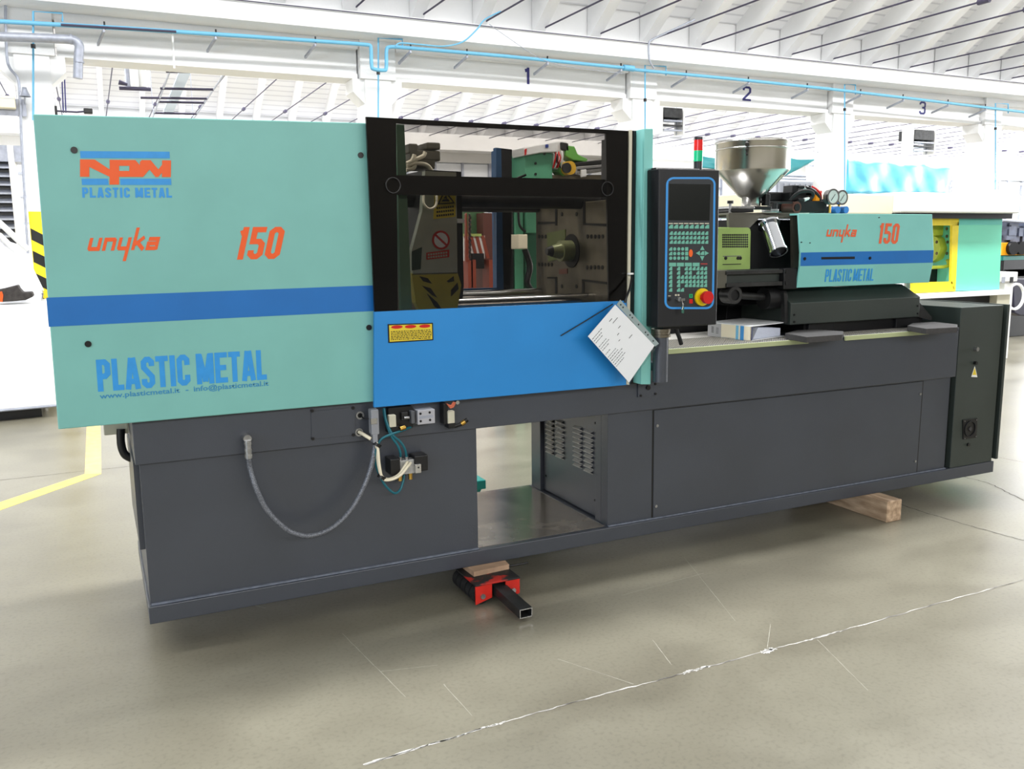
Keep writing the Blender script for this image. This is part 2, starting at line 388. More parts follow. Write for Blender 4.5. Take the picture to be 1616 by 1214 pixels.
# ---- roof: two bays of gabled ribbed slabs
YC, YF, ZS, SLOPE = 7.0, 18.6, 4.45, math.tan(math.radians(32))
def roof(name, y_low, sign, x0, x1, ribs_x, drop, rib_w, rods):
    # slab rising from y_low towards the camera (sign=-1) or away (sign=+1)
    half = 5.1; zb = ZS+.35
    def pt(x, t, dz): return (x, y_low+sign*t, zb+t*SLOPE+dz)
    o = MB().slab([pt(x0, 0, 0), pt(x1, 0, 0), pt(x1, half, 0), pt(x0, half, 0)], (0, 0, .12)).build(name, BOARD, None, kind='structure')
    src = None
    for x in ribs_x:
        if src is None:
            v = [pt(-rib_w/2, .0, -drop-.22), pt(-rib_w/2, half, -drop), pt(-rib_w/2, half, .0), pt(-rib_w/2, 0, 0)]
            src = MB().slab(v, (rib_w, 0, 0)).build('rib', WALLW, o); src.location = (x, 0, 0); r = src
        else:
            r = src.copy(); COL.objects.link(r); r.location = (x, 0, 0)
    if rods:
        s2 = None
        for x in ribs_x:
            xr = x+.06
            if s2 is None:
                s2 = MB().cyl((0, y_low, ZS-.01), (0, y_low+sign*11.6, ZS-.01), rods, n=6).build('tie_rod', ODARK if sign < 0 else WHITE, o); s2.location = (xr, 0, 0)
                s3 = MB().cyl((0, y_low+sign*3.2, ZS-.01), (0, y_low+sign*3.35, ZS-.01), .035, n=6).build('turnbuckle', ODARK, s2)
            else:
                r = s2.copy(); COL.objects.link(r); r.location = (xr, 0, 0)
                q = s3.copy(); COL.objects.link(q); q.parent = r; 
    return o
nx = [5.42+.84*k for k in range(-7, 20)]
roof('ceiling', YC, -1, -4, 24, nx, .22, .16, .011)
roof('ceiling_far', YC, +1, -6, 34, [], .2, .14, 0)
fx = [5.42+.84*k for k in range(-8, 30)]
roof('ceiling_far', YF, -1, -6, 34, fx, .16, .10, .010)
roof('ceiling', -4.6, +1, -4, 24, [], .2, .14, 0)
# infill band between ribs and the top of the beam
wbox('wall_band', -4, 24, 7.02, 7.5, 4.4, 4.95, WALLW, kind='structure')

# ---- column line
UB = wbox('trim_1', -4, 24, 6.6, 7.62, oY(800, 72, 6.6).z, oY(800, 43, 6.6).z, WALLW, kind='structure')
def pathY(pix, Y): return [oY(x, y, Y) for x, y in pix]
wbox('trim_2', -4, 24, 7.02, 7.5, 4.02, 4.3, WALLW, kind='structure')
cols = [-.49, 3.23, 7.08, 10.86, 14.45, 18.1, 21.9]
MB().tube([(-4, 6.58, oY(800, 45, 6.58).z), (24, 6.58, oY(800, 45, 6.58).z)], .006, 6, False).build('conduit', ODARK, UB)
lbz = [(-4.1, -.41), *zip(cols[:-1], cols[1:])]
nums = {1: ('1', (826, 131), (838, 131), (829, 106)), 2: ('2', (1172, 160), (1185, 160), (1173, 138)), 3: ('3', (1450, 186.5), (1461, 186.5), (1450, 168))}
ztop = 4.05; zbot = 3.69
for i, (a, b) in enumerate(lbz):
    o = wbox('trim_%d' % (3+i), a+.24, b-.24, 7.08, 7.42, zbot, ztop-.06, WALLW, kind='structure')
    MB().box(a+.24, b-.24, 7.0, 7.46, ztop-.06, ztop).build('flange', WALLW, o)
    MB().box(a+.24, b-.24, 7.05, 7.45, zbot-.035, zbot+.02).build('flange', WALLW, o)
for k, (ch, bl, br, tl) in nums.items():
    host = bpy.data.objects['trim_%d' % (3+k+1)]; xn = oY((bl[0]+br[0])/2, bl[1]-12, 7.08).x; wn = (.11, .16, .15)[k-1]
    a, b, c = Vector((xn-wn/2, 7.08, 3.75)), Vector((xn+wn/2, 7.08, 3.75)), Vector((xn-wn/2, 7.08, 3.96))
    tt = .2 if ch == '1' else .14
    for kk, (pts, cl) in enumerate(G(ch, .6, tt)):
        mb = MB(); stroke(mb, pts, tt, lambda u, v, d: a+(b-a)*(u/.6)+(c-a)*v+Vector((0, -d-.0006*kk, 0)), bool(cl), .004)
        mb.build('numeral', NAVY, host)
collab = ['white concrete column at the left edge with yellow and black hazard paint',
          'white concrete column rising behind the joint of mint guard and black door',
          'white concrete column rising just behind the control panel post',
          'white concrete column behind the steel hopper and pressure gauges',
          'white concrete column behind the white topped machine at the right']
for i, x in enumerate(cols):
    c = thing('concrete_column', (x, 7.25, 0), collab[i] if i < 5 else 'white concrete column further right along the beam', 'column', 'white columns under the numbered beams')
    wbox('shaft', x-.165, x+.165, 7.0, 7.38, 0, 3.652, WALLW, c)
    wbox('column_head', x-.22, x+.22, 6.98, 7.46, 3.652, 4.2, WALLW, c)
    for s in (-1, 1):
        MB().slab([(x+s*.155, 7.03, 3.36), (x+s*.165, 7.03, 3.36), (x+s*.31, 7.03, 3.50), (x+s*.31, 7.03, 3.652), (x+s*.155, 7.03, 3.652)], (0, .32, 0)).build('corbel', WALLW, c)
    if i == 0:
        hz = wbox('hazard_paint', x-.167, x+.167, 6.996, 7.384, 0, 2.05, YEL, c)
        z = .12; 
        while z < 1.95:
            MB().slab([(x-.16, 6.994, z+.11), (x-.16, 6.994, z-.01), (x-.01, 6.994, z-.10), (x-.01, 6.994, z+.02)], (0, .002, 0)).build('stripe', BLACK, hz)
            MB().slab([(x+.0, 6.994, z+.01), (x+.0, 6.994, z+.12), (x+.16, 6.994, z-.01), (x+.16, 6.994, z-.11)], (0, .002, 0)).build('stripe', BLACK, hz)
            z += .235
# far line: wall with glazing band
wb_ = wbox('wall_back', -6, 34, 18.7, 18.95, 0, 2.2, WALLW, kind='structure')
MB().box(-6, 34, 18.7, 18.95, 3.85, 5.0).build('lintel', WALLW, wb_)
wbox('wall_right', 34, 34.2, -14, 19, 0, 6, WALLW, kind='structure')
wbox('wall_front', -12, 34, -14.2, -14, 0, 9, mat('front_wall_grey', (120, 118, 114), .9), kind='structure')
wbox('wall_left', -6.2, -6, 7.5, 19, 0, 7.5, WALLW, kind='structure')
GLZ = mat('frosted_glazing', (205, 208, 212), .3, emit=.35)
k = 1
for x in range(-6, 34, 4):
    w = wbox('window_%d' % k, x, x+4, 18.7, 18.8, 2.2, 2.26, GALV, kind='structure'); k += 1
    for j in range(5): wbox('pane', x+.04+j*.79, x+.79+j*.79, 18.78, 18.8, 2.26, 3.82, GLZ, w)
    for j in range(6): wbox('mullion', x+j*.79, x+.05+j*.79, 18.7, 18.84, 2.26, 3.85, GALV, w)
    for z in (2.8, 3.3): wbox('transom', x, x+4, 18.72, 18.82, z, z+.05, GALV, w)
# far columns
for x in [3.2, 7.06, 10.8, 14.4, 18.1, 21.9, 25.6]:
    c = thing('far_column', (x, 18.3, 0), 'white column far off against the back wall glazing', 'column', 'columns along the back wall')
    wbox('shaft', x-.2, x+.2, 18.1, 18.6, 0, 4.4, WALLW, c)
wbox('trim_20', -6, 34, 18.05, 18.7, 4.1, 4.5, WALLW, kind='structure')

# ---- compressed air pipe along the column line
pp = thing('compressed_air_pipe', oY(4, 33, 6.72), 'pale blue compressed air pipe running under the long white beam', 'pipe')
YP = 6.72
main = [(-40, 32.5), (4, 34), (200, 45), (400, 58), (560, 69), (577, 70.5)]
MB().tube(pathY(main, YP), .022, 10, False).build('pipe_run', PIPEB, pp)
MB().tube(pathY([(577, 70.5), (584, 72), (585.5, 80), (586.5, 104), (590, 109), (605, 111), (609.5, 107), (610, 80), (614, 74.5), (625, 74)], YP), .022, 10, True).build('pipe_loop', PIPEB, pp)
MB().tube(pathY([(625, 74), (800, 89), (984, 107), (1000, 110), (1150, 124), (1305, 140), (1450, 157), (1640, 180)], YP), .022, 10, False).build('pipe_run', PIPEB, pp)
MB().tube(pathY([(984, 106.7), (1000, 108.5)], YP), .04, 10, False).build('valve', PIPEB, pp)
for px, top, y1, yl in [(52.5, 21, 190, 18), (597, 61, 190, 60), (1018, 104, 260, 103), (1333, 134, 315, 133), (1571, 165, 300, 163)]:
    dx = 46 if px < 100 else (38 if px < 700 else (33 if px < 1100 else 17))
    if px == 1571: dx = 20
    lp = [(px, y1), (px, yl), (px+dx, yl+dx*.06), (px+dx, yl+16)]
    MB().tube(pathY(lp, YP+.02), .011, 8, False).build('drop_pipe', PIPEB, pp)
    c = oY(px, yl+(55 if px < 1100 else 40), YP+.02); MB().cyl(c+Vector((0, 0, -.02)), c+Vector((0, 0, .02)), .022, n=8).build('pipe_clip', BLACK, pp)
for bx, by in [(165, 42), (341, 54), (498, 65), (648, 76), (737, 84), (864, 95), (980, 106), (1083, 117), (1181, 127), (1274, 137), (1358, 146), (1425, 154), (1496, 162), (1555, 169)]:
    c = oY(bx, by, YP)
    br = MB().slab([c+Vector((-.02, -.03, -.03)), c+Vector((.0, -.03, -.03)), c+Vector((-.06, .25, -.12)), c+Vector((-.08, .25, -.12))], (0, 0, -.03)).build('pipe_bracket', GALV, pp)
    MB().cyl(c+Vector((0, 0, -.03)), c+Vector((0, 0, .05)), .01, n=6).build('u_bolt', BLACK, br)
# thin wires
wr = thing('blue_air_hose', oY(650, 72, 6.7), 'thin blue hose looping from the roof down to the pipe', 'hose')
MB().tube(pathY([(624, 73), (632, 68), (660, 70), (700, 73), (730, 66), (752, 47), (765, 31), (790, 18)], 6.54), .009, 6).build('hose_run', PIPEB, wr)
wr2 = MB().tube(pathY([(772, 38), (800, 58), (845, 88), (880, 102), (930, 110), (985, 116)], 6.56), .004, 5).build('slack_wire', GALV); tag(wr2, 'thin slack grey wire hanging in front of the numbered beam', 'wire')
cb = MB().tube(pathY([(1096, 31), (1060, 48), (1030, 62), (1024, 70), (1025, 95), (1032, 108)], 6.55), .014, 6).build('cable_bundle', GALV); tag(cb, 'grey cable bundle coming off the roof onto the third column', 'cable')

# ---- left corner: duct pipe, conduit, bell, box, cable rail
dp = thing('duct_pipe', oY(60, 60, 6.55), 'galvanised duct pipe ending in a downward elbow', 'pipe')
MB().tube(pathY([(-60, 55), (4, 58), (60, 60), (105, 62), (118, 64), (125, 72), (124.5, 85), (123.5, 100), (123, 124)], 6.55), .045, 14).build('pipe_run', GALV, dp)
for q in [(112, 62), (122.5, 70)]:
    c = oY(q[0]+(2 if q[0] > 115 else 0), q[1], 6.55)
    if q[0] < 115: MB().cyl(c-Vector((.012, 0, 0)), c+Vector((.012, 0, 0)), .052, n=14).build('joint', GALV, dp)
c = oY(124.5, 98, 6.55); MB().cyl(c-Vector((0, 0, .008)), c+Vector((0, 0, .008)), .052, n=14).build('joint', GALV, dp)
cr = MB().tube(pathY([(96, 39), (278, 50)], 6.68), .012, 6, False).build('cable_rail', ODARK); tag(cr, 'dark cable rail slung just below the blue pipe at the left', 'cable rail')
hr = MB().tube(pathY([(272, 52), (275, 108)], 6.9), .012, 8, False).build('hanger_rod', WHITE); tag(hr, 'white hanger rod dropping from the beam to the ladder tray', 'rod')
co = MB().tube(pathY([(9, 0), (9, 40), (11, 90), (16, 108), (28, 124), (31, 150), (33, 200), (36, 260), (40, 330), (44, 400)], 6.94), .014, 8).build('wall_conduit', GALV); tag(co, 'grey conduit winding down the leftmost column', 'conduit')
bl = thing('alarm_bell', oY(39, 146, 6.85), 'small grey bell fixed beside the conduit on the left column', 'bell')
c = oY(39, 146, 6.85); MB().lathe([(.0, .05), (.02, .05), (.028, .02), (.05, -.035), (.055, -.04), (.05, -.04)], c, 20).build('bell_body', GALV, bl)
MB().tube([c+Vector((0, 0, -.04)), c+Vector((-.01, .05, -.09)), c+Vector((-.01, .12, -.1))], .008, 6).build('bell_arm', GALV, bl)
jb = thing('junction_box', oY(12, 163, 6.9), 'cream junction box at the left edge above the louvred panel', 'box')
c = oY(12, 162, 6.9); wbox('box_body', c.x-.12, c.x+.07, c.y-.06, c.y+.06, c.z-.06, c.z+.06, CREAM, jb, .01)
wbox('back_plate', c.x-.12, c.x+.16, c.y+.06, c.y+.08, c.z-.12, c.z+.05, GALV, jb)
MB().slab([(c.x-.12, c.y-.061, c.z+.03), (c.x+.07, c.y-.061, c.z+.03), (c.x+.07, c.y-.061, c.z+.035), (c.x-.12, c.y-.061, c.z+.035)], (0, .003, 0)).build('lid_seam', GALV, jb)
# louvred opening
lv = thing('louvred_cabinet', oY(15, 470, 7.4), 'dark louvred steel grille under a grey panel behind the left column', 'grille')
a, b = oY(-30, 228, 7.9), oY(40, 460, 7.9)
MB().box(a.x, b.x, 8.0, 8.3, 0, a.z).build('back_box', BLACK, lv)
MB().box(a.x, oY(36, 240, 7.9).x, 7.9, 8.3, oY(15, 255, 7.9).z, a.z).build('top_panel', GALV, lv)
for j in range(9):
    z = oY(15, 266+13.6*j, 7.9).z
    MB().slab([(a.x, 7.9, z), (b.x-.03, 7.9, z), (b.x-.03, 8.0, z+.04), (a.x, 8.0, z+.04)], (0, 0, .02)).build('louvre', GALV, lv)
MB().box(b.x-.04, b.x+.02, 7.88, 8.3, 0, a.z).build('frame_post', WHITE, lv)

# ladder tray hanging in the far bay, fluorescent row
lt = thing('ladder_tray', (1.25, 7.7, 3.75), 'white ladder tray with five dark crossbars hanging beyond the beam', 'cable tray')
for x in (.93, 1.55): MB().cyl((x, 7.6, 3.75), (x+.07, 12.6, 3.75), .012, n=6).build('side_rod', GALV, lt)
for x_, y_ in ((.935, 8), (1.555, 8), (1.0, 12), (1.61, 12)): MB().cyl((x_, y_, 3.75), (x_, y_, 4.82+(y_-7)*SLOPE), .006, n=6).build('hanger', GALV, lt)
for (xa, xb, y) in [(262, 354, 113.5), (253, 337, 140.5), (222, 327, 155), (250, 322, 161.5), (243, 310, 179)]:
    p, q = oZ(xa, y-.8, 3.75), oZ(xb, y+.8, 3.75); MB().cyl(p, q, .018, n=6).build('crossbar', ODARK, lt)
SKY = mat('pale_blue_translucent_sheet', (205, 222, 244), .4)
p = [oZ(x, y, 3.79) for x, y in [(283, 113), (302, 113), (272, 181), (256, 181)]]
MB().slab(p, (0, 0, .02)).build('sheet', SKY, lt)
for (xa) in (193, 206, 217, 229):
    pass
du = thing('vertical_ducts', oY(215, 140, 11.5), 'row of white vertical ducts ending on a dark bar in the far bay', 'duct')
for xa, wd_ in ((203, 4), (213, 7), (227, 6), (234, 3)):
    p = oY(xa, 138, 11.5); q = oY(xa+1.5, 30, 11.5); MB().cyl(p, (p.x, p.y, q.z), wd_*.011, n=14).build('duct', GALV if xa == 203 else WHITE, du)
p, q = oY(188, 139, 11.45), oY(238, 141, 11.45); MB().cyl(p, q, .03, n=8).build('support_bar', ODARK, du)
p = oY(194, 130, 11.4); MB().cyl(p+Vector((-.06, 0, 0)), p+Vector((.06, 0, -.03)), .04, .02, n=10).build('clamp', ODARK, du)
pr = thing('wall_conduits', oY(104, 140, 9), 'pair of thin dark conduits beside the left column opening', 'conduit')
for xa in (97, 101): MB().tube(pathY([(xa, 98), (xa+1, 130), (xa+3, 178)], 9), .008, 6, False).build('conduit', NAVY, pr)
lp = thing('floodlight', oY(135, 176, 7.3), 'small dark floodlight on an arm just above the guard', 'lamp')
YL_ = 7.3
c = oY(139, 175.5, YL_); wbox('lamp_head', c.x-.045, c.x+.045, c.y-.04, c.y+.04, c.z-.03, c.z+.03, BLACK, lp, .01)
e_ = oY(104, 176, YL_)
MB().tube([c, oY(121, 177, YL_), e_, (-.325, YL_, e_.z)], .01, 6, False).build('arm', ODARK, lp)
wbox('arm_foot', -.326, -.30, YL_-.03, YL_+.03, e_.z-.05, e_.z+.05, BLACK, lp)

# white wrapped block on the left
wtb = thing('white_machine_cover', (-.9, 6.4, 0), 'large white sheet metal block standing left of the machine', 'machine cover')
a = oZ(0, 659, .1)
MB().slab([(-3.5, 5.75, .1), (-.52, 5.98, .1), (-.52, 7.0-.06, .1), (-3.5, 7.0-.06, .1)], (0, 0, 1.03)).build('side_panels', WHITE, wtb, .03)
MB().slab([(-3.45, 5.85, .0), (-.66, 6.08, .0), (-.66, 6.8, .0), (-3.45, 6.8, .0)], (0, 0, .11)).build('plinth', BLACK, wtb)
MB().tube([(-3.5, 5.74, .115), (-.52, 5.97, .115)], .014, 6, False).build('bottom_rail', GALV, wtb)
bg = thing('plastic_wrapped_bundle', (-.9, 6.6, 1.13), 'crumpled bundle wrapped in clear white plastic on the white block', 'bundle')
mb = MB(); n1, n2 = 18, 10
P = []
for i in range(n1+1):
    for j in range(n2+1):
        u, v = i/n1, j/n2; x = -2.2+1.62*u; h = max(.06, min(.78, .52+(-.72-x)*.75) if x < -.72 else .52-(x+.72)*3.0)
        zz = 1.13+h*math.sin(math.pi*min(1, v*1.0))**.45 + R_.uniform(-.025, .025)
        P.append((x+R_.uniform(-.02, .02), 6.35+.5*v, max(1.131, zz) if 0 < j < n2 else 1.131))
mb.add(P, [(i*(n2+1)+j, (i+1)*(n2+1)+j, (i+1)*(n2+1)+j+1, i*(n2+1)+j+1) for i in range(n1) for j in range(n2)])
mb.build('plastic_film', mat('plastic_film', (228, 228, 232), .25, var=.08, vscale=6), bg)
for s in ((0, 352, 45, 395), (0, 372, 40, 412)):
    p, q = oY(s[0], s[1], 6.5), oY(s[2], s[3], 6.5); MB().tube([p-Vector((.4, 0, -.18)), p, q], .03, 6, False).build('rolled_sheet', WHITE, bg)
cl = thing('dark_cloth_pile', (-.62, 6.0, 1.13), 'dark grey folded cloth lying on the front of the white block', 'cloth')
p0 = [(-5, 477), (18, 476), (40, 474), (53, 468), (50, 461), (36, 462), (30, 455), (28, 450), (5, 456), (-6, 458)]
MB().slab([oY(x, y, 6.0) for x, y in p0], (0, .22, 0)).build('fold', mat('charcoal_cloth', (62, 58, 56), .9, var=.25, vscale=25, bump=.3), cl, .012)
MB().slab([oY(x, y, 5.99) for x, y in [(-6, 475), (4, 477), (5, 466), (3, 460), (-6, 462)]], (0, .04, 0)).build('orange_tag', ORANGE, cl)

# ================================================================== INJECTION MOULDING MACHINE
MC = thing('injection_moulding_machine', (2.57, .46, .13), 'long injection moulding machine with mint guard, blue sliding door and dark grey base', 'machine')
ZB, ZT, L, D = .13, .204, 5.1725, .92
ZBE, BX0, BX1, BT = .80, -.0064, 4.742, 1.10
base = wbox('base_plate', 0, L, 0, D, ZB, ZT, GREY, MC, .003)
MB().box(1.476, 2.2, .035, D-.01, ZT, ZT+.0015).build('oily_tray', mat('oily_bare_plate', (140, 132, 120), .22, .55, var=.25, vscale=7), base)
# weld seams along plate top
MB().box(.012, 1.474, .014, .026, ZT, ZT+.006).build('weld_seam', GREYL, base)
MB().box(2.203, 4.728, .014, .024, ZT, ZT+.005).build('weld_seam', GREYL, base)
MB().box(2.188, 2.2, .03, .9, ZT, ZT+.004).build('weld_seam', GREY, base)
ped = wbox('pedestal', .0086, 1.4747, .025, D-.03, ZT, ZBE, GREY, MC, .002)
ped2 = MB()
ped2.box(2.2017, 4.7284, .025, .09, ZT, ZBE)            # front skin
ped2.box(2.235, 4.7284, .09, D-.03, ZT, ZBE)
ped2.box(2.2017, 2.235, .09, .147, ZT, ZBE).box(2.2017, 2.235, .775, D-.03, ZT, ZBE)
ped2 = ped2.build('pedestal', GREY, MC, .002)
# side door on the left end (seen edge on)
wbox('end_panel', -.012, .0086, .10, D-.1, .42, .79, GREY, MC)
# beam: long box girder
bm = MB().box(BX0, BX1, 0, D, ZBE, BT).build('girder', GREY, MC, .003)
wbox('girder_lip', 2.42, BX1+.002, .0, .04, BT-.012, BT+.012, GREY, MC, .004)
# louvred panel on the inner side of the right pedestal
lp_ = wbox('louvre_panel', 2.222, 2.234, .15, .77, ZT+.008, ZBE-.002, GREY, MC)
lm = MB()
lsrc = None
def louvre(y, z):
    global lsrc
    w = .041
    if lsrc is None:
        lsrc = MB().slab([(2.222, -w, -.006), (2.222, w, -.006), (2.205, w-.006, .001), (2.205, -w+.006, .001)], (.0, 0, .004)).add(
            [(2.222, -w, .014), (2.222, w, .014), (2.205, w-.006, .004), (2.205, -w+.006, .004)], [(0, 1, 2, 3)]).build('louvre', mat('louvre_lit_grey', (172, 169, 160), .35), lp_)  # same grey paint as the body, lightened in colour as if catching light
        lsrc.location = (0, y, z); return
    c = lsrc.copy(); COL.objects.link(c); c.location = (0, y, z)
for j in range(8):
    louvre(.682, .640-j*.027); louvre(.562, .655-j*.0293)
for j in range(9):
    louvre(.361, .655-j*.0262); louvre(.243, .655-j*.0268)
for (y, z) in ((.18, .30), (.18, .72), (.74, .30), (.74, .72)):
    MB().cyl((2.216, y, z), (2.224, y, z), .006, n=10).build('screw', BLACK, lp_)
# access panel on the right pedestal
pn = [(1032, 648), (1455.6, 602), (1445, 750.5), (1030, 824)]
gap_ = MB()
PQ = [oY(x, y, .025) for x, y in pn]
ctr = sum(PQ, Vector())/4
MB().slab([p+(p-ctr).normalized()*.010 for p in PQ], (0, -.001, 0)).build('panel_gap', BLACK, MC)
ap = MB().slab([p+Vector((0, -.004, 0)) for p in PQ], (0, .006, 0)).build('access_panel', GREY, MC, .0015)
for x, y in [(1037, 672), (1035, 799), (1452, 622), (1444, 728)]: bolt(ap, x, y, .02, .008, ZINC, 'screw')
# small cover plate on the girder
cp = panelY('cover_plate', [(491, 650), (560, 643), (560.5, 687), (492, 693.5)], -.004, .006, GREY, MC, bevel=.001)
for x, y in [(492.5, 648.5), (557, 644), (557.5, 686.5), (493.5, 692.5)]: bolt(cp, x, y, -.004, .007, BLACK, 'screw')
for x, y in [(394, 725), (208, 700)]: pass
# ---- clamp guard (mint)
gd = MB(); GY = -.05
gq = [oY(52, 180, GY), oY(92, 678, GY), oY(591, 634, GY), oY(579, 194, GY)]
gr_ = Vector((.03, 0, 0))
guard = MB().slab([gq[0], gq[1], gq[2]+Vector((.02, 0, 0)), gq[3]+Vector((.02, 0, 0))], (0, .045, 0)).build('clamp_guard', MINT, MC, .004)
# top fold, end wall, rear guard
zt, zb_ = gq[0].z, gq[1].z
MB().box(gq[0].x+.005, gq[0].x+.03, -.01, .90, zb_+.01, zt-.004).build('end_wall', MINT, guard)
MB().box(gq[0].x+.01, .95, .90, .93, zb_, zt-.006).build('rear_panel', MINT, guard)
MB().box(gq[0].x+.01, .96, -.01, .25, zt-.03, zt-.008).build('top_fold', MINT, guard)
st = panelY('stripe', [(73, 470), (77, 516), (590, 491), (589, 450.5)], GY-.0012, .0014, STRIPE, guard)
for x, y in [(117, 237), (569, 245), (139, 543), (582, 517)]: bolt(guard, x, y, GY, .012)
# logo
panelY('logo_bar', [(126.3, 238.5), (127, 249.5), (268, 250), (267.5, 239.5)], GY-.0014, .0016, LBLUE, guard)
panelY('logo_bar', [(128.8, 282), (129.4, 292), (171.5, 292), (170, 282)], GY-.0014, .0016, LBLUE, guard)
panelY('logo_bar', [(190, 282), (190, 292), (270.5, 292), (270, 282)], GY-.0014, .0016, LBLUE, guard)
def pixpoly(name, polys, Y, material, parent):
    mb = MB()
    for k, p in enumerate(polys): mb.slab([oY(x, y, Y-.0015-.0002*k) for x, y in p], (0, .0012, 0))
    return mb.build(name, material, parent)
s_ = 2.693
def c1(L_): return [(x/s_, y/s_) for x, y in L_]
def mitre(w_, pts_, nm='logo_letter'):
    A0 = oY(126.3, 279, GY); UX = (oY(269.5, 279.5, GY)-A0)/385.; UZ = (oY(126.3, 251.7, GY)-A0)/74.
    mb = MB()
    for k, pl_ in enumerate(pts_): mb.slab([A0+UX*x+UZ*y+Vector((0, -.0015-.0002*k, 0)) for x, y in pl_], (0, .0012, 0))
    return mb.build(nm, ORANGE, guard)
mitre(0, [[(0, 0), (38, 0), (38, 74), (0, 74)], [(38, 74), (38, 42), (122, 0), (122, 32), (60, 74)]], 'logo_letter')
mitre(0, [[(122, -34), (162, -34), (162, 74), (122, 74)], [(162, 48), (218, 48), (218, 74), (162, 74)], [(162, 0), (250, 0), (250, 26), (162, 26)], [(218, 26), (218, 48), (205, 48), (205, 26)],
         [(218, 26), (250, 26), (250, 52), (230, 74), (218, 74)]], 'logo_letter')
mitre(0, [[(250, 0), (258, 0), (292, 36), (292, 74), (262, 74), (250, 66)], [(292, 36), (310, 4), (322, 0), (332, 4), (332, 34), (314, 50), (292, 74)], [(332, 0), (332, 34), (346, 74), (385, 74), (385, 0), (347, 0), (347, 20)] ], 'logo_letter') if False else None
mitre(0, [[(258, 74), (296, 74), (330, 34), (330, 0), (318, 0)], [(330, 0), (330, 34), (352, 62), (352, 26)], [(346, 0), (385, 0), (385, 74), (346, 74)], [(250, 0), (264, 0), (296, 38), (296, 74), (258, 74), (250, 66)]], 'logo_letter')
WD = {'I': .22, 'M': .62, 'T': .44, 'L': .40}
lettering('letter', 'PLASTIC METAL', (130, 312), (271.5, 312), (129.3, 296), GY, .5, .12, .20, LBLUE, guard, widths={'I': .22, 'M': .68, 'T': .5, 'A': .54}, space=.34)
lettering('letter', 'PLASTIC METAL', (154.8, 618.5), (421.3, 599), (151, 568), GY, .42, .045, .172, LBLUE, guard, widths={'I': .19, 'M': .58, 'T': .40, 'L': .35, 'A': .47}, space=.17)
lettering('letter', 'unyka', (137, 396.5), (248, 394), (139, 365), GY, .74, .14, .2, ORANGE, guard, shear=.22)
lettering('letter', '150', (368, 410), (440, 408.5), (370, 358.5), GY, .44, .06, .165, ORANGE, guard, shear=.16, widths={'1': .30})
SPB = mat('small_print_blue', (52, 138, 186), .5)
fonttext('web_address', 'www.plasticmetal.it', (157.5, 629.5), (284, 619.5), 8.2, GY, SPB, guard, .018, .0012)
fonttext('dash', '-', (293, 618.8), (297.5, 618.5), 8.2, GY, SPB, guard, .02, .0012)
fonttext('mail_address', 'info@plasticmetal.it', (306, 617.8), (424, 608.5), 8.2, GY, SPB, guard, .018, .0012)

# ---- sliding door
DYY = -.095
d_tl, d_tr, d_br, d_bl = (577.4, 184.3), (1000, 207), (994, 607.5), (590.6, 643.7)
dm_l, dm_r = (591, 492), (989, 474.5)
door = MB().slab([oY(*dm_l, DYY), oY(*d_bl, DYY), oY(*d_br, DYY), oY(*dm_r, DYY)], (0, .02, 0)).build('sliding_door', BLUE, MC, .003)
win = MB().slab([oY(*d_tl, DYY), oY(*dm_l, DYY), oY(994, 474.3, DYY), oY(*d_tr, DYY)], (0, .005, 0)).build('door_window', SMOKE, door)
fr = [[(577.4, 184.3), (591, 492), (628, 490), (625, 187)], [(577.4, 184.3), (625, 187), (1000, 207), (1000, 213), (955, 210.8), (638, 195.6), (625, 194)],
      [(956, 208), (961, 475.7), (994, 474.3), (1000, 210)]]
for p in fr: panelY('window_frame', p, DYY+.006, .012, BLACK, door)
panelY('window_rail', [(625, 276.5), (626.5, 307), (958, 311.5), (957, 283.5)], DYY+.03, .03, BLACK, door, label='black rail crossing behind the smoked window')
for x, y in [(620, 292.5), (958, 298)]:
    c = oY(x, y, DYY); k_ = MB().ring((c.x, DYY-.006, c.z), (c.x, DYY, c.z), .033, .030, 32).build('handle_ring', BLACK, door)
panelY('edge_strip', [(993.5, 205), (989, 607), (993, 607.5), (997.8, 205.3)], DYY-.006, .012, BEIGE, door)
# warning plate
wp = panelY('warning_plate', [(612, 511.8), (613, 541.4), (683.9, 537), (683.2, 509.6)], DYY-.003, .003, BLACK, door)
panelY('plate_face', [(614, 513.6), (615, 539.6), (682.2, 535.4), (681.6, 511.4)], DYY-.0036, .001, LYEL, wp)
for x in (626.5, 648, 670.5):
    y = 516.3-(x-626)*.033; c = oY(x, y, DYY-.0042); e = [Vector((c.x+.026*math.cos(t*math.pi/10), c.y, c.z+.0075*math.sin(t*math.pi/10))) for t in range(20)]
    MB().slab(e, (0, .0008, 0)).build('red_oval', RED, wp)
mb = MB()
for r in range(6):
    x = 617
    while x < 680:
        wch = R_.uniform(1.2, 5); y = 523+r*2.55-(x-617)*.045
        mb.slab([oY(x, y, DYY-.0042), oY(min(681, x+wch), y-.1, DYY-.0042), oY(min(681, x+wch), y+1.1, DYY-.0042), oY(x, y+1.2, DYY-.0042)], (0, .0006, 0)); x += wch+1.1
mb.build('printed_lines', SOOT, wp)

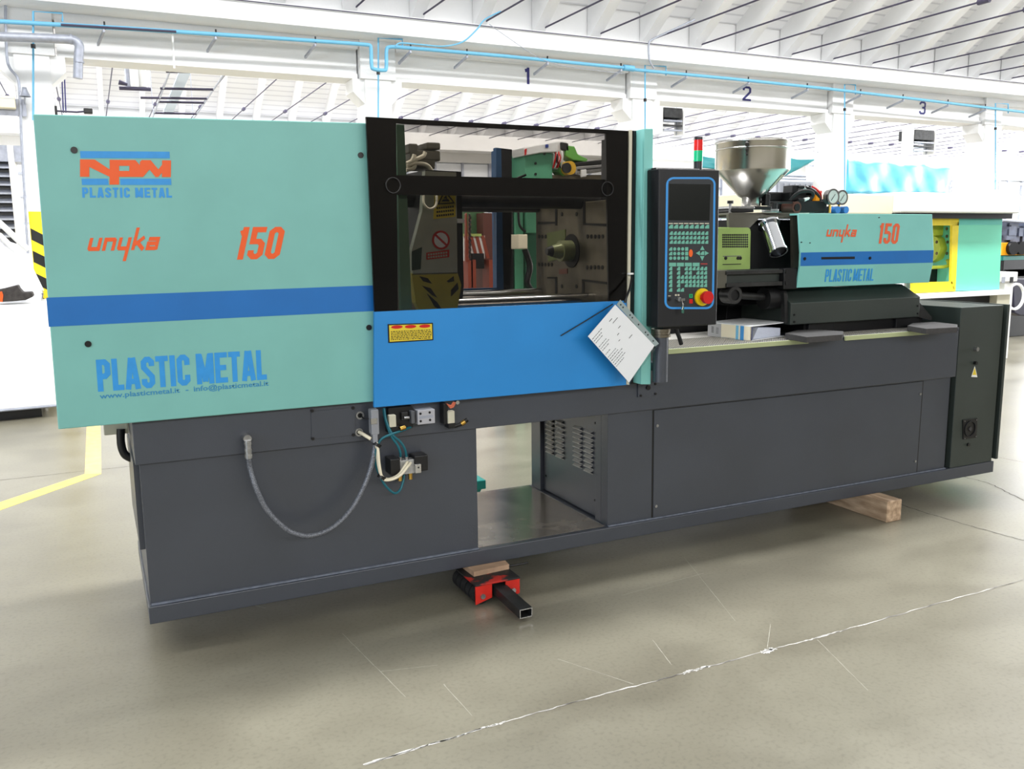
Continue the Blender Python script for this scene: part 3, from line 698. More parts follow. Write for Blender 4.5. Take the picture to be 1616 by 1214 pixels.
# ---- frame behind the door on its right, mint post
panelY('fixed_frame', [(999, 206), (994, 606), (1006, 606), (1011, 207)], -.03, .04, BLACK, MC)
pst = MB()
a, b, c, d = oY(1017, 203, -.1), oY(1031, 203, -.1), oY(1027, 607, -.1), oY(1011.5, 607, -.1)
MB().slab([a, d, c, b], (0, .1, 0)).build('guard_post', MINT2, MC, .003)
MB().slab([(a.x-.03, .0, a.z), (a.x-.03, .0, d.z), (a.x+.06, 0, d.z), (a.x+.06, 0, a.z)], (0, .05, 0)).build('guard_upright', BLACK, MC)
MB().box(2.20, 2.33, -.005, .10, 1.10, 2.15).build('partition_wall', BLACK, MC)
br = panelY('post_bracket', [(1007, 606), (1007, 627), (1037, 624), (1037, 604)], -.008, .01, GREY, MC)
for x, y in [(1011, 624.5), (1034, 621.5), (1034, 606)]: bolt(br, x, y, -.008, .006, BLACK)
c = oY(1023, 612, -.012); MB().cyl((c.x, -.016, c.z), (c.x, -.008, c.z), .012, n=16).build('slot', BLACK, br)

# ---- inside the clamp area
IN = MC
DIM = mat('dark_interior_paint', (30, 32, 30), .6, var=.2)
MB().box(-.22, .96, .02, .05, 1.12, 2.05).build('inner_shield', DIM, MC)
# movable platen side with labels
YM = .12
plt = panelY('moving_platen', [(671, 268), (728, 271), (732, 450), (728, 500), (668, 500), (652, 440)], YM+.05, .6, SOOT, MC)
GPL = mat('pale_grey_plate', (176, 176, 160), .5, var=.08, vscale=8); LPLATE = panelY('label_plate', [(671, 270), (720, 272), (722, 432), (652, 434), (650, 395), (666, 335)], YM, .04, GPL, MC)
YPL = mat('plate_yellow', (190, 170, 60), .5, var=.1, vscale=8)
panelY('yellow_plate', [(650, 432), (722, 430), (728, 450), (720, 500), (668, 500), (656, 478)], YM, .05, YPL, MC)
for p in ([(662, 436), (675, 439), (682, 448), (668, 444)], [(666, 451), (680, 455), (690, 470), (682, 466)], [(674, 463), (690, 477), (700, 492), (686, 484)],
          [(705, 444), (716, 436), (717, 444), (708, 446)], [(712, 458), (722, 446), (724, 456), (712, 468)]):
    panelY('chevron', p, YM-.003, .003, BLACK, LPLATE)
panelY('warning_sticker', [(686, 300), (719, 293), (719, 342), (684, 346)], YM-.002, .002, LYEL, LPLATE)
tri = [(702, 299), (718, 321), (690, 323)]; pixpoly('triangle_border', [[tri[0], tri[1], (715, 319), (702, 303)], [tri[1], tri[2], (693, 321), (715, 319.4)], [tri[2], tri[0], (702, 303), (693, 321.5)]], YM-.003, BLACK, LPLATE)
pixpoly('triangle_symbol', [[(697, 318), (710, 318), (707, 314), (699, 315)], [(700, 313), (704, 308), (706, 314)]], YM-.003, BLACK, LPLATE)
c = oY(696, 379, YM-.003); MB().ring((c.x, YM-.004, c.z), (c.x, YM, c.z), .043, .034, 32).build('prohibition_ring', RED, LPLATE)
MB().slab([(c.x-.030, YM-.004, c.z+.020), (c.x-.024, YM-.004, c.z+.028), (c.x+.030, YM-.004, c.z-.020), (c.x+.024, YM-.004, c.z-.028)], (0, .003, 0)).build('prohibition_bar', RED, LPLATE)
MB().cyl((c.x, YM-.003, c.z), (c.x, YM, c.z), .034, n=24).build('prohibition_field', WHITE, LPLATE)
pixpoly('caption_field', [[(673, 399), (709, 394), (709, 406), (673, 410)]], YM-.002, RED, LPLATE)
mb = MB()
for r, (yy, hh) in enumerate(((327, 3.2), (333, 3.2), (339, 3.2))):
    for k in range(8): x = 689+k*3.5; mb.slab([oY(x, yy-(x-689)*.1, YM-.003), oY(x+2.6, yy-(x-689)*.1, YM-.003), oY(x+2.6, yy-(x-689)*.1+hh, YM-.003), oY(x, yy-(x-689)*.1+hh, YM-.003)], (0, .002, 0))
mb.build('caption_print', SOOT, LPLATE)
mb = MB()
for r, yy in enumerate((400.5, 405)):
    for k in range(8): x = 675+k*4; mb.slab([oY(x, yy-(x-675)*.12, YM-.004), oY(x+3, yy-(x-675)*.12, YM-.004), oY(x+3, yy-(x-675)*.12+3, YM-.004), oY(x, yy-(x-675)*.12+3, YM-.004)], (0, .002, 0))
mb.build('caption_print', GPL, LPLATE)
panelY('symbol_sticker', [(650, 397), (666, 390), (664, 425), (650, 427)], YM-.004, .003, mat('sticker_green_black', (30, 60, 45), .4), LPLATE)
MB().tube([oY(668, 308, YM-.02), oY(669, 322, YM-.04), oY(678, 330, YM-.05), oY(688, 324, YM-.04), oY(689, 308, YM-.02)], .006, 8).build('hose_loop', CREAM, MC)
# grey green guard edge seen through the window
panelY('guard_edge', [(625.5, 196), (638, 197), (650, 488), (633, 489)], -.01, .03, LGREEN, MC)
# valve block with hoses on top of the clamp
vb = MB()
for (x0, x1, y0, y1) in ((640, 655, 228, 244), (668, 690, 226, 238), (642, 690, 238, 256), (655, 682, 252, 268), (641, 652, 250, 270)):
    a, b = oY(x0, y0, .5), oY(x1, y1, .5); vb.box(a.x, b.x, .45, .62, b.z, a.z)
vb = vb.build('valve_block', mat('oily_brown_grey', (84, 80, 68), .5, .2, var=.3, vscale=14), MC, .008)
for pts in ([(642, 258), (655, 252), (668, 246), (671, 240)], [(642, 262), (655, 258), (672, 260), (680, 268), (683, 278)], [(641, 268), (652, 266), (655, 260)], [(648, 256), (652, 250), (654, 244)]):
    MB().tube([oY(x, y, .42) for x, y in pts], .010, 8).build('hydraulic_hose', CREAM, vb)
# tie bars
z1 = oY(850, 477, .18).z; z2 = oY(790, 316, .3).z
MB().cyl((1.3, .18, z1), (2.3, .18, z1), .038, n=24).build('tie_bar', STEEL, MC)
MB().cyl((1.3, .75, z1), (2.3, .75, z1), .038, n=24).build('tie_bar', STEEL, MC)
MB().cyl((1.2, .3, z2), (2.3, .3, z2), .04, n=24).build('tie_bar', DKST, MC)
MB().cyl((1.2, .78, z2), (2.3, .78, z2), .04, n=24).build('tie_bar', DKST, MC)
# rear guard window frame (blue / dark) with its posts
RY = .93
BLF = mat('blue_frame_paint', (40, 92, 140), .5)
panelY('rear_post', [(783, 233), (791, 234), (795, 470), (784, 470)], RY, .04, BLF, MC)
panelY('rear_post', [(791, 234), (808, 236), (806, 478), (795, 470)], RY+.01, .04, SOOT, MC)
panelY('rear_rail', [(730, 456), (795, 454), (795, 474), (730, 475)], RY, .04, BLF, MC)
panelY('rear_rail', [(728, 308), (846, 312), (846, 329), (728, 329)], RY+.02, .04, DKST, MC)
panelY('lock_plate', [(722, 345), (733, 346), (733, 352), (722, 352)], YM-.01, .02, WHITE, MC)
# fixed platen: side towards the mould space seen at an angle
PXX = 2.195
YPf = .32
zt1, zt0 = oX(961, 315, PXX).z, oX(961, 488, PXX).z
PL = MB().box(PXX, PXX+.1, oX(962, 400, PXX).y, oX(846, 400, PXX).y, zt0-.02, zt1).build('fixed_platen', OLIVE, MC, .003)
DK = mat('slot_black', (10, 10, 10), .6)
def pl(name, pix, t=.003, m_=DK): return MB().slab([oX(x, y, PXX)+Vector((-t, 0, 0)) for x, y in pix], (t, 0, 0)).build(name, m_, PL)
for p in ([(876.5, 317), (879.5, 317), (879.5, 356), (876.5, 356)], [(920.5, 317), (924, 317), (924, 355), (920.5, 352)], [(849, 350), (877, 350), (877, 353), (849, 354.5)],
          [(921, 352), (957, 353), (957, 357.5), (921, 355)], [(864, 437), (879, 437), (879, 440), (864, 439.5)], [(876.5, 437), (879.5, 437), (879.5, 484), (876.5, 484)],
          [(919, 441), (958, 445), (958, 449), (919, 444)], [(919, 441), (922.5, 441), (922.5, 484), (919, 484)]): pl('slot', p)
def hole(x, y, r=.011):
    c = oX(x, y, PXX); MB().cyl((PXX-.003, c.y, c.z), (PXX, c.y, c.z), r, n=10).build('bolt_hole', DK, PL)
for row, xs in ((373.5, (851, 856, 861.5, 867, 872)), (417.5, (851, 856, 861, 866, 871)), (373.5, (927.5, 933.5, 939.5, 945.5, 951.5)), (422, (927, 933, 939, 945, 951))):
    for x in xs: hole(x, row)
for x in (887, 910):
    for y in (327, 338, 452, 466): hole(x, y)
pl('olive_guard', [(864, 368), (893, 362), (893, 407), (866, 413)], .004, mat('olive_paint', (110, 122, 62), .5))
pl('stamped_plate', [(883, 425), (896, 424), (896, 432), (883, 433)], .004, mat('copper_plate', (130, 70, 50), .5))
c = oX(902, 396, PXX)
MB().cyl((PXX-.006, c.y, c.z), (PXX, c.y, c.z), .088, n=40).build('locating_hole', DK, PL)
nzm = mat('pale_green_steel', (150, 156, 112), .35, .3, var=.15, vscale=20)
MB().cyl((PXX-.07, c.y, c.z), (PXX, c.y, c.z), .055, n=28).build('nozzle_bush', nzm, PL)
MB().cyl((PXX-.12, c.y, c.z), (PXX-.07, c.y, c.z), .030, .042, n=24).build('nozzle_tip', nzm, PL)
MB().cyl((PXX-.15, c.y, c.z), (PXX-.12, c.y, c.z), .018, .03, n=24).build('nozzle_point', DKST, PL)
# lamp arm inside
MB().tube([oY(775, 296, .25), oY(800, 288, .25), oY(830, 276, .25)], .006, 6, False).build('door_switch_arm', SOOT, MC)
# ---- through the opening: safety cables on the right side of the window
MB().tube([oY(973, 250, -.05), oY(982, 270, -.05), oY(986, 295, -.05), oY(981, 318, -.05)], .005, 6).build('cable', RUBB, MC)

# ---- left rear conduit box under the guard
cbx = oY(163, 672, .55); cbe = oY(204, 679, .55)
MB().box(cbx.x, -.01, .5, .62, cbe.z-.005, cbx.z+.05).build('conduit_box', BEIGE, MC, .004)
MB().tube([oY(190.5, 677, .5), oY(191, 700, .5), oY(196, 716, .5), oY(206, 723, .5), oY(214, 724, .5)], .018, 10).build('conduit_elbow', BLACK, MC)

# ---- hose and valves on the left pedestal
def P8(x, y, Y): return oY(360+x/3.673, 620+y/3.673, Y)
hs = MB().tube([P8(845, 255, -.06), P8(850, 320, -.06), P8(820, 460, -.07), P8(760, 600, -.08), P8(690, 705, -.09), P8(600, 785, -.1), P8(500, 825, -.1), P8(420, 825, -.1), P8(330, 785, -.09), P8(225, 680, -.08), P8(165, 560, -.07), P8(128, 440, -.05), P8(120, 380, -.05)], .0115, 12).build('flexible_hose', BRAID, MC)
fa = P8(120, 380, -.05); fb = P8(120, 275, -.05)
MB().cyl(fa, (fa.x, -.05, fb.z), .015, n=12).build('hose_fitting', ZINC, hs)
MB().cyl((fa.x, -.05, fb.z+.005), (fa.x, 0, fb.z+.005), .017, n=12).build('hose_elbow', ZINC, hs)
for k in range(3):
    z = fa.z+(fb.z-fa.z)*(.15+.35*k); MB().cyl((fa.x, -.05, z-.006), (fa.x, -.05, z+.006), .0185, n=6).build('hose_nut', ZINC, hs)
cn = MB()
for (x0, x1, y0, y1) in ((818, 868, 95, 235), (830, 860, 235, 285)):
    a, b = P8(x0, y0, -.06), P8(x1, y1, -.06); cn.box(a.x, b.x, -.085, -.04, b.z, a.z)
cn = cn.build('connector_hood', mat('connector_grey', (150, 152, 158), .4, .2), MC, .004)
a, b = P8(826, 150, -.09), P8(862, 180, -.09); MB().box(a.x, b.x, -.093, -.084, b.z, a.z).build('latch', STEEL, cn)
for (x, y) in ((762, 130), (757, 228)):
    c = P8(x, y, 0); MB().ring((c.x, -.008, c.z), (c.x, .0, c.z), .018, .011, 20).build('cable_port', ZINC, MC)
    MB().cyl((c.x, -.002, c.z), (c.x, .001, c.z), .011, n=16).build('port_hole', BLACK, MC)
MB().tube([P8(760, 228, -.005), P8(790, 245, -.05), P8(828, 268, -.07)], .008, 8).build('white_sleeve', CREAM, MC)
MB().tube([P8(765, 130, -.005), P8(790, 150, -.03), P8(822, 150, -.05)], .003, 6).build('thin_wire', BLACK, MC)
def P7(x, y, Y): return oY(560+x/7.589, 630+y/7.589, Y)
def vbox(name, x0, x1, y0, y1, Y0, Y1, m_, parent, bev=.002):
    a, b = P7(x0, y0, Y0), P7(x1, y1, Y0); return MB().box(a.x, b.x, Y0, Y1, b.z, a.z).build(name, m_, parent, bev)
vh = vbox('valve_manifold', 400, 700, 110, 340, -.03, 0, BLACK, MC)
rl = vbox('relay', 410, 498, 200, 332, -.06, -.03, BEIGE, vh)
vbox('relay_base', 405, 530, 335, 400, -.055, -.0, BLACK, vh)
vbox('valve_stage', 560, 640, 165, 250, -.05, -.03, DKST, vh)
vbox('valve_stage', 675, 722, 148, 292, -.06, -.0, mat('valve_grey', (90, 92, 96), .4), vh)
sb = vbox('silver_valve_head', 752, 962, 140, 288, -.065, -.0, mat('silver_paint', (190, 190, 196), .35, .3), vh)
for x, y in ((785, 175), (895, 160), (788, 265), (900, 250)):
    c = P7(x, y, -.065); MB().cyl((c.x, -.067, c.z), (c.x, -.06, c.z), .0055, n=10).build('socket_screw', BLACK, sb)
vbox('label_line', 770, 940, 205, 222, -.0662, -.064, GALV, sb, 0)
c = P7(615, 222, -.05); MB().cyl((c.x-.012, -.056, c.z), (c.x+.012, -.056, c.z), .006, n=10).build('plug_screw', ZINC, vh)
for x in (565,): c = P7(x, 342, -.05); MB().cyl((c.x-.012, -.06, c.z-.003), (c.x+.012, -.06, c.z+.003), .010, n=12).build('brass_plug', BRASS, vh)
r2 = vbox('limit_switch', 1115, 1198, 150, 288, -.06, -.03, BEIGE, MC)
vbox('switch_body', 1060, 1120, 60, 300, -.05, 0, BLACK, r2); vbox('switch_body', 1120, 1210, 290, 345, -.06, -.01, BLACK, r2)
a, b = P7(1100, 60, -.05), P7(1180, 105, -.05)
MB().slab([P7(1098, 55, -.06), P7(1145, 115, -.06), P7(1185, 100, -.06), P7(1215, 45, -.06), P7(1185, 35, -.06), P7(1160, 75, -.06)], (0, .012, 0)).build('switch_lever', PINKO, r2, .001)
c = P7(1222, 38, -.06); MB().cyl((c.x, -.07, c.z), (c.x, -.05, c.z), .009, n=14).build('roller', STEEL, r2)
MB().tube([P7(1190, 325, -.05), P7(1270, 300, -.06), P7(1350, 245, -.07)], .010, 10, False).build('cable_gland', BLACK, r2)
MB().tube([P7(1275, 298, -.062), P7(1320, 268, -.066)], .0115, 10, False).build('gland_nut', BRASS, r2)
vl = vbox('pneumatic_valve', 540, 715, 740, 888, -.045, -.0, mat('cast_silver', (178, 178, 176), .4, .5, var=.15, vscale=50), MC)
vbox('coil', 425, 545, 725, 905, -.06, .02, BLACK, vl, .004); vbox('coil', 715, 882, 685, 855, -.055, .02, BLACK, vl, .005)
vbox('valve_end', 725, 798, 785, 885, -.065, -.03, STEEL, vl)
c = P7(762, 820, -.065); MB().cyl((c.x, -.067, c.z), (c.x, -.06, c.z), .004, n=10).build('port', BLACK, vl)
for x0, x1, y0, y1 in ((515, 565, 905, 975), (640, 690, 882, 955)):
    a, b = P7(x0, y0, -.02), P7(x1, y1, -.02); MB().cyl(((a.x+b.x)/2, -.02, a.z+.01), ((a.x+b.x)/2, -.02, b.z), (b.x-a.x)/2, n=12).build('brass_silencer', BRASS, vl)
for x in (545, 620):
    a, b = P7(x, 745, -.03), P7(x, 690, -.03); MB().cyl((a.x, -.03, a.z), (a.x, -.03, b.z), .009, n=10).build('push_fitting', ZINC, vl)
T = lambda pts, r, m_, nm: MB().tube([P7(x, y, Y) for x, y, Y in pts], r, 8).build(nm, m_, MC)
T([(340, 110, -.02), (365, 250, -.04), (430, 430, -.06), (510, 550, -.06), (545, 640, -.05), (547, 700, -.03)], .0055, TEALM, 'air_tube')
T([(350, 110, -.03), (375, 260, -.05), (450, 425, -.065), (545, 510, -.06), (600, 600, -.05), (620, 700, -.03)], .0055, TEALM, 'air_tube')
T([(690, 325, -.02), (560, 380, -.05), (440, 420, -.07), (330, 470, -.07), (280, 540, -.07), (245, 650, -.07), (250, 780, -.06), (300, 920, -.05), (370, 1040, -.05), (470, 1125, -.04), (540, 1090, -.03), (580, 980, -.02), (590, 900, -.01)], .0055, TEALM, 'air_tube')
T([(235, 480, -.06), (262, 600, -.07), (280, 780, -.07), (320, 920, -.07), (400, 960, -.07), (520, 910, -.07), (600, 800, -.06), (630, 750, -.04)], .0065, CREAM, 'white_cable')
T([(248, 480, -.075), (275, 600, -.085), (292, 780, -.085), (330, 945, -.085), (420, 968, -.085), (540, 915, -.085), (630, 810, -.07), (665, 765, -.05)], .0065, CREAM, 'white_cable')
for x, y in ((265, 545), (320, 935)):
    c = P7(x, y, -.075); MB().ring((c.x-.004, c.y, c.z-.006), (c.x+.004, c.y, c.z+.006), .020, .012, 14).build('cable_tie', BLACK, MC)

# ---- ledge: grates, pads
def P6(x, y, z): return oZ(1000+x/5.387, 490+y/5.387, z)
GRT = mat('aluminium_grate', (226, 222, 214), .45, .1, var=.06, vscale=200)
LIP = mat('grate_lip_pale_green', (176, 184, 140), .5)
def grate(xa, xb, y1=.75):
    g = MB().box(xa, xb, -.004, y1, BT+.004, BT+.010).build('grate', GRT, MC)
    MB().box(xa, xb, -.014, -.003, BT-.016, BT+.010).build('grate_lip', LIP, g, .002)
    mb = MB(); n = int((xb-xa)/.016)
    for i in range(n):
        x = xa+.008+i*.016; mb.box(x-.003, x+.003, 0, .34, BT+.010, BT+.0125)
    for j in range(20):
        y = .01+j*.017; mb.box(xa+.004, xb-.004, y-.003, y+.003, BT+.010, BT+.0125)
    mb.build('grate_bars', mat('grate_bar', (170, 166, 158), .45, .2), g, kind='stuff')
gx0 = oY(1053, 551, -.01).x; gx1 = oY(1275.7, 536.4, -.01).x; grate(gx0-.02, gx1)
gx2 = oY(1334, 528, -.01).x; gx3 = oY(1466, 521, -.01).x; grate(gx2, gx3)
PADM = mat('anti_slip_pad', (62, 60, 60), .75, var=.12, vscale=60)
def pad(pix, z, t):
    P = [oZ(x, y, z) for x, y in pix]; return MB().slab(P, (0, 0, -t)).build('support_pad', PADM, MC, .002)
pad([(1239, 526), (1273, 532), (1330, 528), (1331, 523), (1290, 520), (1258, 521)], BT+.045, .032)
pad([(1432, 514), (1462, 519), (1511, 516.5), (1511, 512), (1475, 508), (1440, 510)], BT+.045, .032)

# ---- electrical cabinet at the right end
CX0, CX1, CT = 4.756, 5.155, 1.2331
cab = wbox('electrical_cabinet', CX0, CX1, .005, .9, ZT, CT, GREYG, MC, .004)
MB().box(CX1, CX1+.03, .03, .88, ZT+.004, CT-.004).build('door_gap', BLACK, cab)
MB().box(CX1+.03, CX1+.052, -.003, .91, ZT+.012, CT+.003).build('cabinet_door', GREYG, cab, .003)
MB().box(BX1+.001, CX0-.001, .06, .9, ZT+.003, CT-.2).build('filler', BLACK, cab)
MB().box(CX0-.10, CX0, .30, .9, BT+.002, CT-.004).build('rear_step', SOOT, cab)
c = oY(1540, 551, 0); MB().cyl((c.x, -.015, c.z), (c.x, .006, c.z), .0135, n=20).build('lock_knob', ZINC, cab)
c = oY(1538.5, 573, 0); MB().cyl((c.x, -.014, c.z), (c.x, .006, c.z), .011, n=16).build('black_button', BLACK, cab)
wt = panelY('warning_label', [(1538.5, 578), (1533, 595), (1542.5, 595.5)], .0035, .0015, WHITE, cab)
panelY('warning_triangle', [(1538.3, 580.5), (1534.5, 592), (1541.3, 592)], .0028, .0008, LYEL, wt)
fan = panelY('fan_guard', [(1520, 663), (1520.5, 694), (1541.5, 691), (1543, 660.5)], -.002, .008, BLACK, cab, bevel=.001)
c = oY(1531, 677, -.004); MB().ring((c.x, -.008, c.z), (c.x, -.002, c.z), .052, .046, 28).build('fan_ring', RUBB, fan)
MB().cyl((c.x, -.008, c.z), (c.x, -.002, c.z), .016, n=4).build('fan_hub', PADM, fan)
for q in ((1522.5, 665), (1541, 663), (1522.5, 692), (1540, 689)): bolt(fan, q[0], q[1], -.002, .0035, ZINC, 'screw', .003)
c = oY(1528.5, 702, 0); MB().cyl((c.x, -.004, c.z), (c.x, .006, c.z), .011, n=16).build('key_hole', BLACK, cab)

# ---- injection unit
IUY = .45
cov_px = [[(1260.4, 336), (1471, 339)], [(1262.9, 397), (1473.4, 396.5)], [(1262.9, 419), (1473.2, 416)], [(1257.7, 454), (1469.7, 446)]]
cy = [.128, .100, .100, .118]
rows = [[oY(*p[0], y), oY(*p[1], y)] for p, y in zip(cov_px, cy)]
x0c = 3.512; x1c = 4.594
rows = [[Vector((x0c, a.y, a.z)), Vector((x1c, b.y, b.z))] for a, b in rows]
zs_ = [(r[0].z+r[1].z)/2 for r in rows]
mb = MB()
prof = [(cy[i], zs_[i]) for i in range(4)]
mb.slab([(x0c, y, z) for y, z in prof]+[(x0c, y+.012, z) for y, z in reversed(prof)], (x1c-x0c, 0, 0))
cov = mb.build('injection_cover', MINT2, MC, .002)
MB().box(x0c+.002, x1c, .13, .80, zs_[0]-.010, zs_[0]+.0).build('top_sheet', MINT2, cov)
MB().box(x1c-.02, x1c-.006, .13, .80, zs_[3], zs_[0]-.01).build('end_sheet', MINT2, cov)
MB().box(x0c+.003, x1c-.003, .0988, .1006, zs_[2]+.001, zs_[1]-.0).build('stripe', STRIPE, cov)
cs = panelY('slot', [(1296.5, 405.8), (1296.5, 409.6), (1349, 408.8), (1349, 405)], .097, .002, BLACK, cov)
for x, y in [(1269.5, 408.5), (1372.5, 407.5)]: bolt(cov, x, y, .099, .009)
for x, y in [(1264.5, 382.5), (1278, 383.5), (1387, 343.5)]: bolt(cov, x, y, .105, .003)
# lettering follows the sloping upper / lower faces closely
lettering('letter', 'unyka', (1303.5, 373.5, .1098), (1350, 373.5, .1098), (1305, 356.5, .1176), .1065, .72, .16, .19, ORANGE2, cov, shear=.2, proud=.0012)
lettering('letter', '150', (1384, 384.5, .1047), (1416, 385, .1047), (1385, 352, .1195), .107, .40, .07, .15, ORANGE2, cov, shear=.14, widths={'1': .28}, proud=.0012)
lettering('letter', 'PLASTIC METAL', (1301.3, 445, .1122), (1378, 443, .1122), (1302.8, 425.3, .1022), .1065, .36, .08, .12, LBLUE, cov, shear=.06, widths={'I': .15, 'M': .5, 'T': .32}, space=.14, proud=.0012)
# carriage cover below
cc = [[(1242, 455), (1445, 448.5)], [(1248.5, 478), (1452.4, 469.5)], [(1251.7, 512), (1450, 501)]]
cyy = [.24, .10, .10]; rr = [[oY(*p[0], y), oY(*p[1], y)] for p, y in zip(cc, cyy)]
xa_, xb_ = rr[1][0].x, rr[1][1].x; zz_ = [(r[0].z+r[1].z)/2 for r in rr]
prof = [(cyy[i], zz_[i]) for i in range(3)]
mb = MB().slab([(xa_, y, z) for y, z in prof]+[(xa_, .8, zz_[2]), (xa_, .8, zz_[0])], (xb_-xa_, 0, 0))
car = mb.build('carriage_cover', GREYG, MC, .004)
for x, y in [(1253.5, 497), (1253.5, 508), (1448, 483), (1448, 495)]: bolt(car, x, y, .10, .006)
MB().slab([(xb_, .12, zz_[1]-.02), (xb_, .12, zz_[2]), (xb_+.14, .12, zz_[2]-.03), (xb_+.14, .12, zz_[2]-.01)], (0, .25, 0)).build('end_gusset', DKST, car)
MB().box(xa_+.16, xb_+.1, .16, .75, BT+.012, zz_[2]).build('carriage_slide', BLACK, MC)
for x in (xa_+.18, xb_-.15): MB().box(x, x+.2, .14, .2, BT+.014, zz_[2]+.005).build('slide_foot', SOOT, MC, .004)
# housing between nozzle guard and cover (frame around a dark recess)
def P5(x, y, Y): return oY(1130+x/7.14, 330+y/7.14, Y)
hx0, hx1 = P5(140, 300, .2).x, x0c-.005
HS = mat('injection_housing_grey', (92, 90, 80), .4, .2, var=.1)
hz1 = P5(400, 42, .2).z; hz0 = P5(800, 690, .2).z
MB().slab([P5(140, 55, .2), P5(150, 205, .2), P5(375, 215, .2), P5(490, 100, .2), P5(860, 98, .2), P5(870, 690, .2), P5(935, 690, .2), P5(930, 42, .2), P5(500, 40, .2)], (0, .02, 0)).build('housing_front', HS, MC)
MB().box(P5(375, 215, .2).x, hx1+.5, .34, .75, hz0-.2, zs_[0]-.03).build('housing_core', SOOT, MC)
MB().box(P5(140, 300, .2).x, hx1, .2, .75, hz1-.012, hz1).build('housing_top', HS, MC)
# nozzle guard (green, perforated)
ng = MB(); YN = .2
A = [P5(20, 206, YN), P5(360, 206, YN), P5(385, 222, YN), P5(392, 250, YN), P5(385, 690, YN), P5(20, 690, YN)]
A = [Vector((p.x, YN-.001, p.z)) for p in A]
NG = MB().slab(A, (0, .35, 0)).build('nozzle_guard', LIME, MC, .004)
for i in range(14):
    for j in range(6):
        c = P5(78+i*21, 292+j*26.5, YN-.001); MB().cyl((c.x, YN-.003, c.z), (c.x, YN, c.z), .0055, n=8).build('vent_hole', BLACK, NG)
s_r = [P5(75, 528, YN), P5(280, 524, YN), P5(280, 532, YN), P5(75, 536, YN)]
MB().slab([Vector((p.x, YN-.004, p.z)) for p in s_r], (0, .004, 0)).build('slide_rail', STEEL, NG)
MB().slab([Vector((p.x, YN-.004, p.z-.045)) for p in s_r], (0, .004, 0)).build('slide_rail', DKST, NG)
for x in (105, 243, 270): c = P5(x, 554, YN); MB().cyl((c.x, YN-.006, c.z), (c.x, YN, c.z), .009, n=12).build('screw', BLACK, NG)
# chute tube
p, q = P5(608, 170, .16), P5(720, 485, .05)
q = Vector((q.x, .06, q.z)); p = Vector((p.x, .17, p.z))
CH = MB().ring(p, q, .047, .043, 36).build('chute_tube', CHROME, MC)
dd = (q-p).normalized()
MB().ring(p-dd*.004, p+dd*.008, .062, .047, 36).build('chute_flange', CHROME, CH)
MB().ring(q-dd*.01, q+dd*.002, .052, .043, 36).build('chute_rim', CHROME, CH)
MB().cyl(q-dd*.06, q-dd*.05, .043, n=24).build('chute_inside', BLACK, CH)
# rails and barrel support under the nozzle
def b5(name, x0, x1, y0, y1, Y0, Y1, m_, bev=.002):
    a, b = P5(x0, y0, Y0), P5(x1, y1, Y0); return MB().box(a.x, b.x, Y0, Y1, b.z, a.z).build(name, m_, MC, bev)
b5('rail_plate', 20, 770, 690, 860, .16, .6, GREYG); b5('linear_rail', 120, 755, 700, 722, .13, .16, DKST); b5('linear_rail', 120, 755, 838, 860, .13, .16, DKST)
b5('rail_end_block', 770, 925, 668, 900, .12, .5, SOOT, .005); b5('rail_end_block', 20, 120, 690, 890, .14, .4, HS, .004)
for (x, y) in ((790, 705), (790, 835)): c = P5(x, y, .12); MB().cyl((c.x, .115, c.z), (c.x, .125, c.z), .010, n=10).build('bolt', BLACK, MC)
c = P5(190, 970, .14); MB().ring((c.x, .12, c.z), (c.x, .2, c.z), .048, .03, 24).build('cylinder_end', DKST, MC); MB().cyl((c.x, .13, c.z), (c.x, .2, c.z), .03, n=18).build('cylinder_rod', SOOT, MC)
c = P5(690, 1010, .14); MB().cyl((c.x-.05, .2, c.z), (c.x+.05, .2, c.z), .062, n=28).build('hydraulic_cylinder', SOOT, MC); MB().cyl((c.x+.05, .2, c.z), (c.x+.08, .2, c.z), .058, n=28).build('cylinder_flange', DKST, MC)
MB().cyl(P5(200, 970, .2), P5(650, 1000, .2), .02, n=12).build('pull_rod', DKST, MC)
MB().slab([P5(310, 1050, .52), P5(640, 1085, .52), P5(760, 1100, .52), P5(790, 1290, .52), P5(110, 1260, .52), P5(130, 1060, .52)], (0, .3, 0)).build('slide_shield', SOOT, MC, .003)
MB().slab([P5(765, 940, .12), P5(800, 960, .12), P5(815, 1290, .12), P5(780, 1290, .12)], (0, .03, 0)).build('shield_edge', DKST, MC)
wbox('ledge_backing', 2.42, CX0-.1, .62, .8, BT+.012, BT+.30, SOOT, MC)
# hydraulic manifold on top with gauges
def PT(x, y, Y): return oY(1120+x/6.464, 210+y/6.464, Y)
def bT(name, x0, x1, y0, y1, Y0, Y1, m_, parent, bev=.003):
    a, b = PT(x0, y0, Y0), PT(x1, y1, Y0); return MB().box(a.x, b.x, Y0, Y1, b.z, a.z).build(name, m_, parent, bev)
mf = bT('hydraulic_manifold', 900, 1190, 690, 806, .42, .6, SOOT, MC)
bT('solenoid', 845, 905, 532, 640, .45, .53, BLACK, mf); bT('solenoid', 980, 1030, 535, 640, .45, .53, BLACK, mf)
bT('manifold_body', 820, 1060, 600, 700, .45, .56, SOOT, mf, .006); bT('manifold_body', 1060, 1200, 670, 760, .45, .56, BLACK, mf, .006)
bT('manifold_body', 700, 900, 720, 806, .5, .6, BLACK, mf, .006)
bT('motor_casing', 590, 830, 600, 700, .52, .62, SOOT, mf, .01)
c = PT(865, 760, .42); MB().cyl((c.x, .40, c.z), (c.x, .5, c.z), .035, n=24).build('plug', mat('rusty_plug', (96, 60, 50), .5, .3), mf); MB().cyl((c.x, .395, c.z), (c.x, .41, c.z), .022, n=24).build('plug_cap', BLACK, mf)
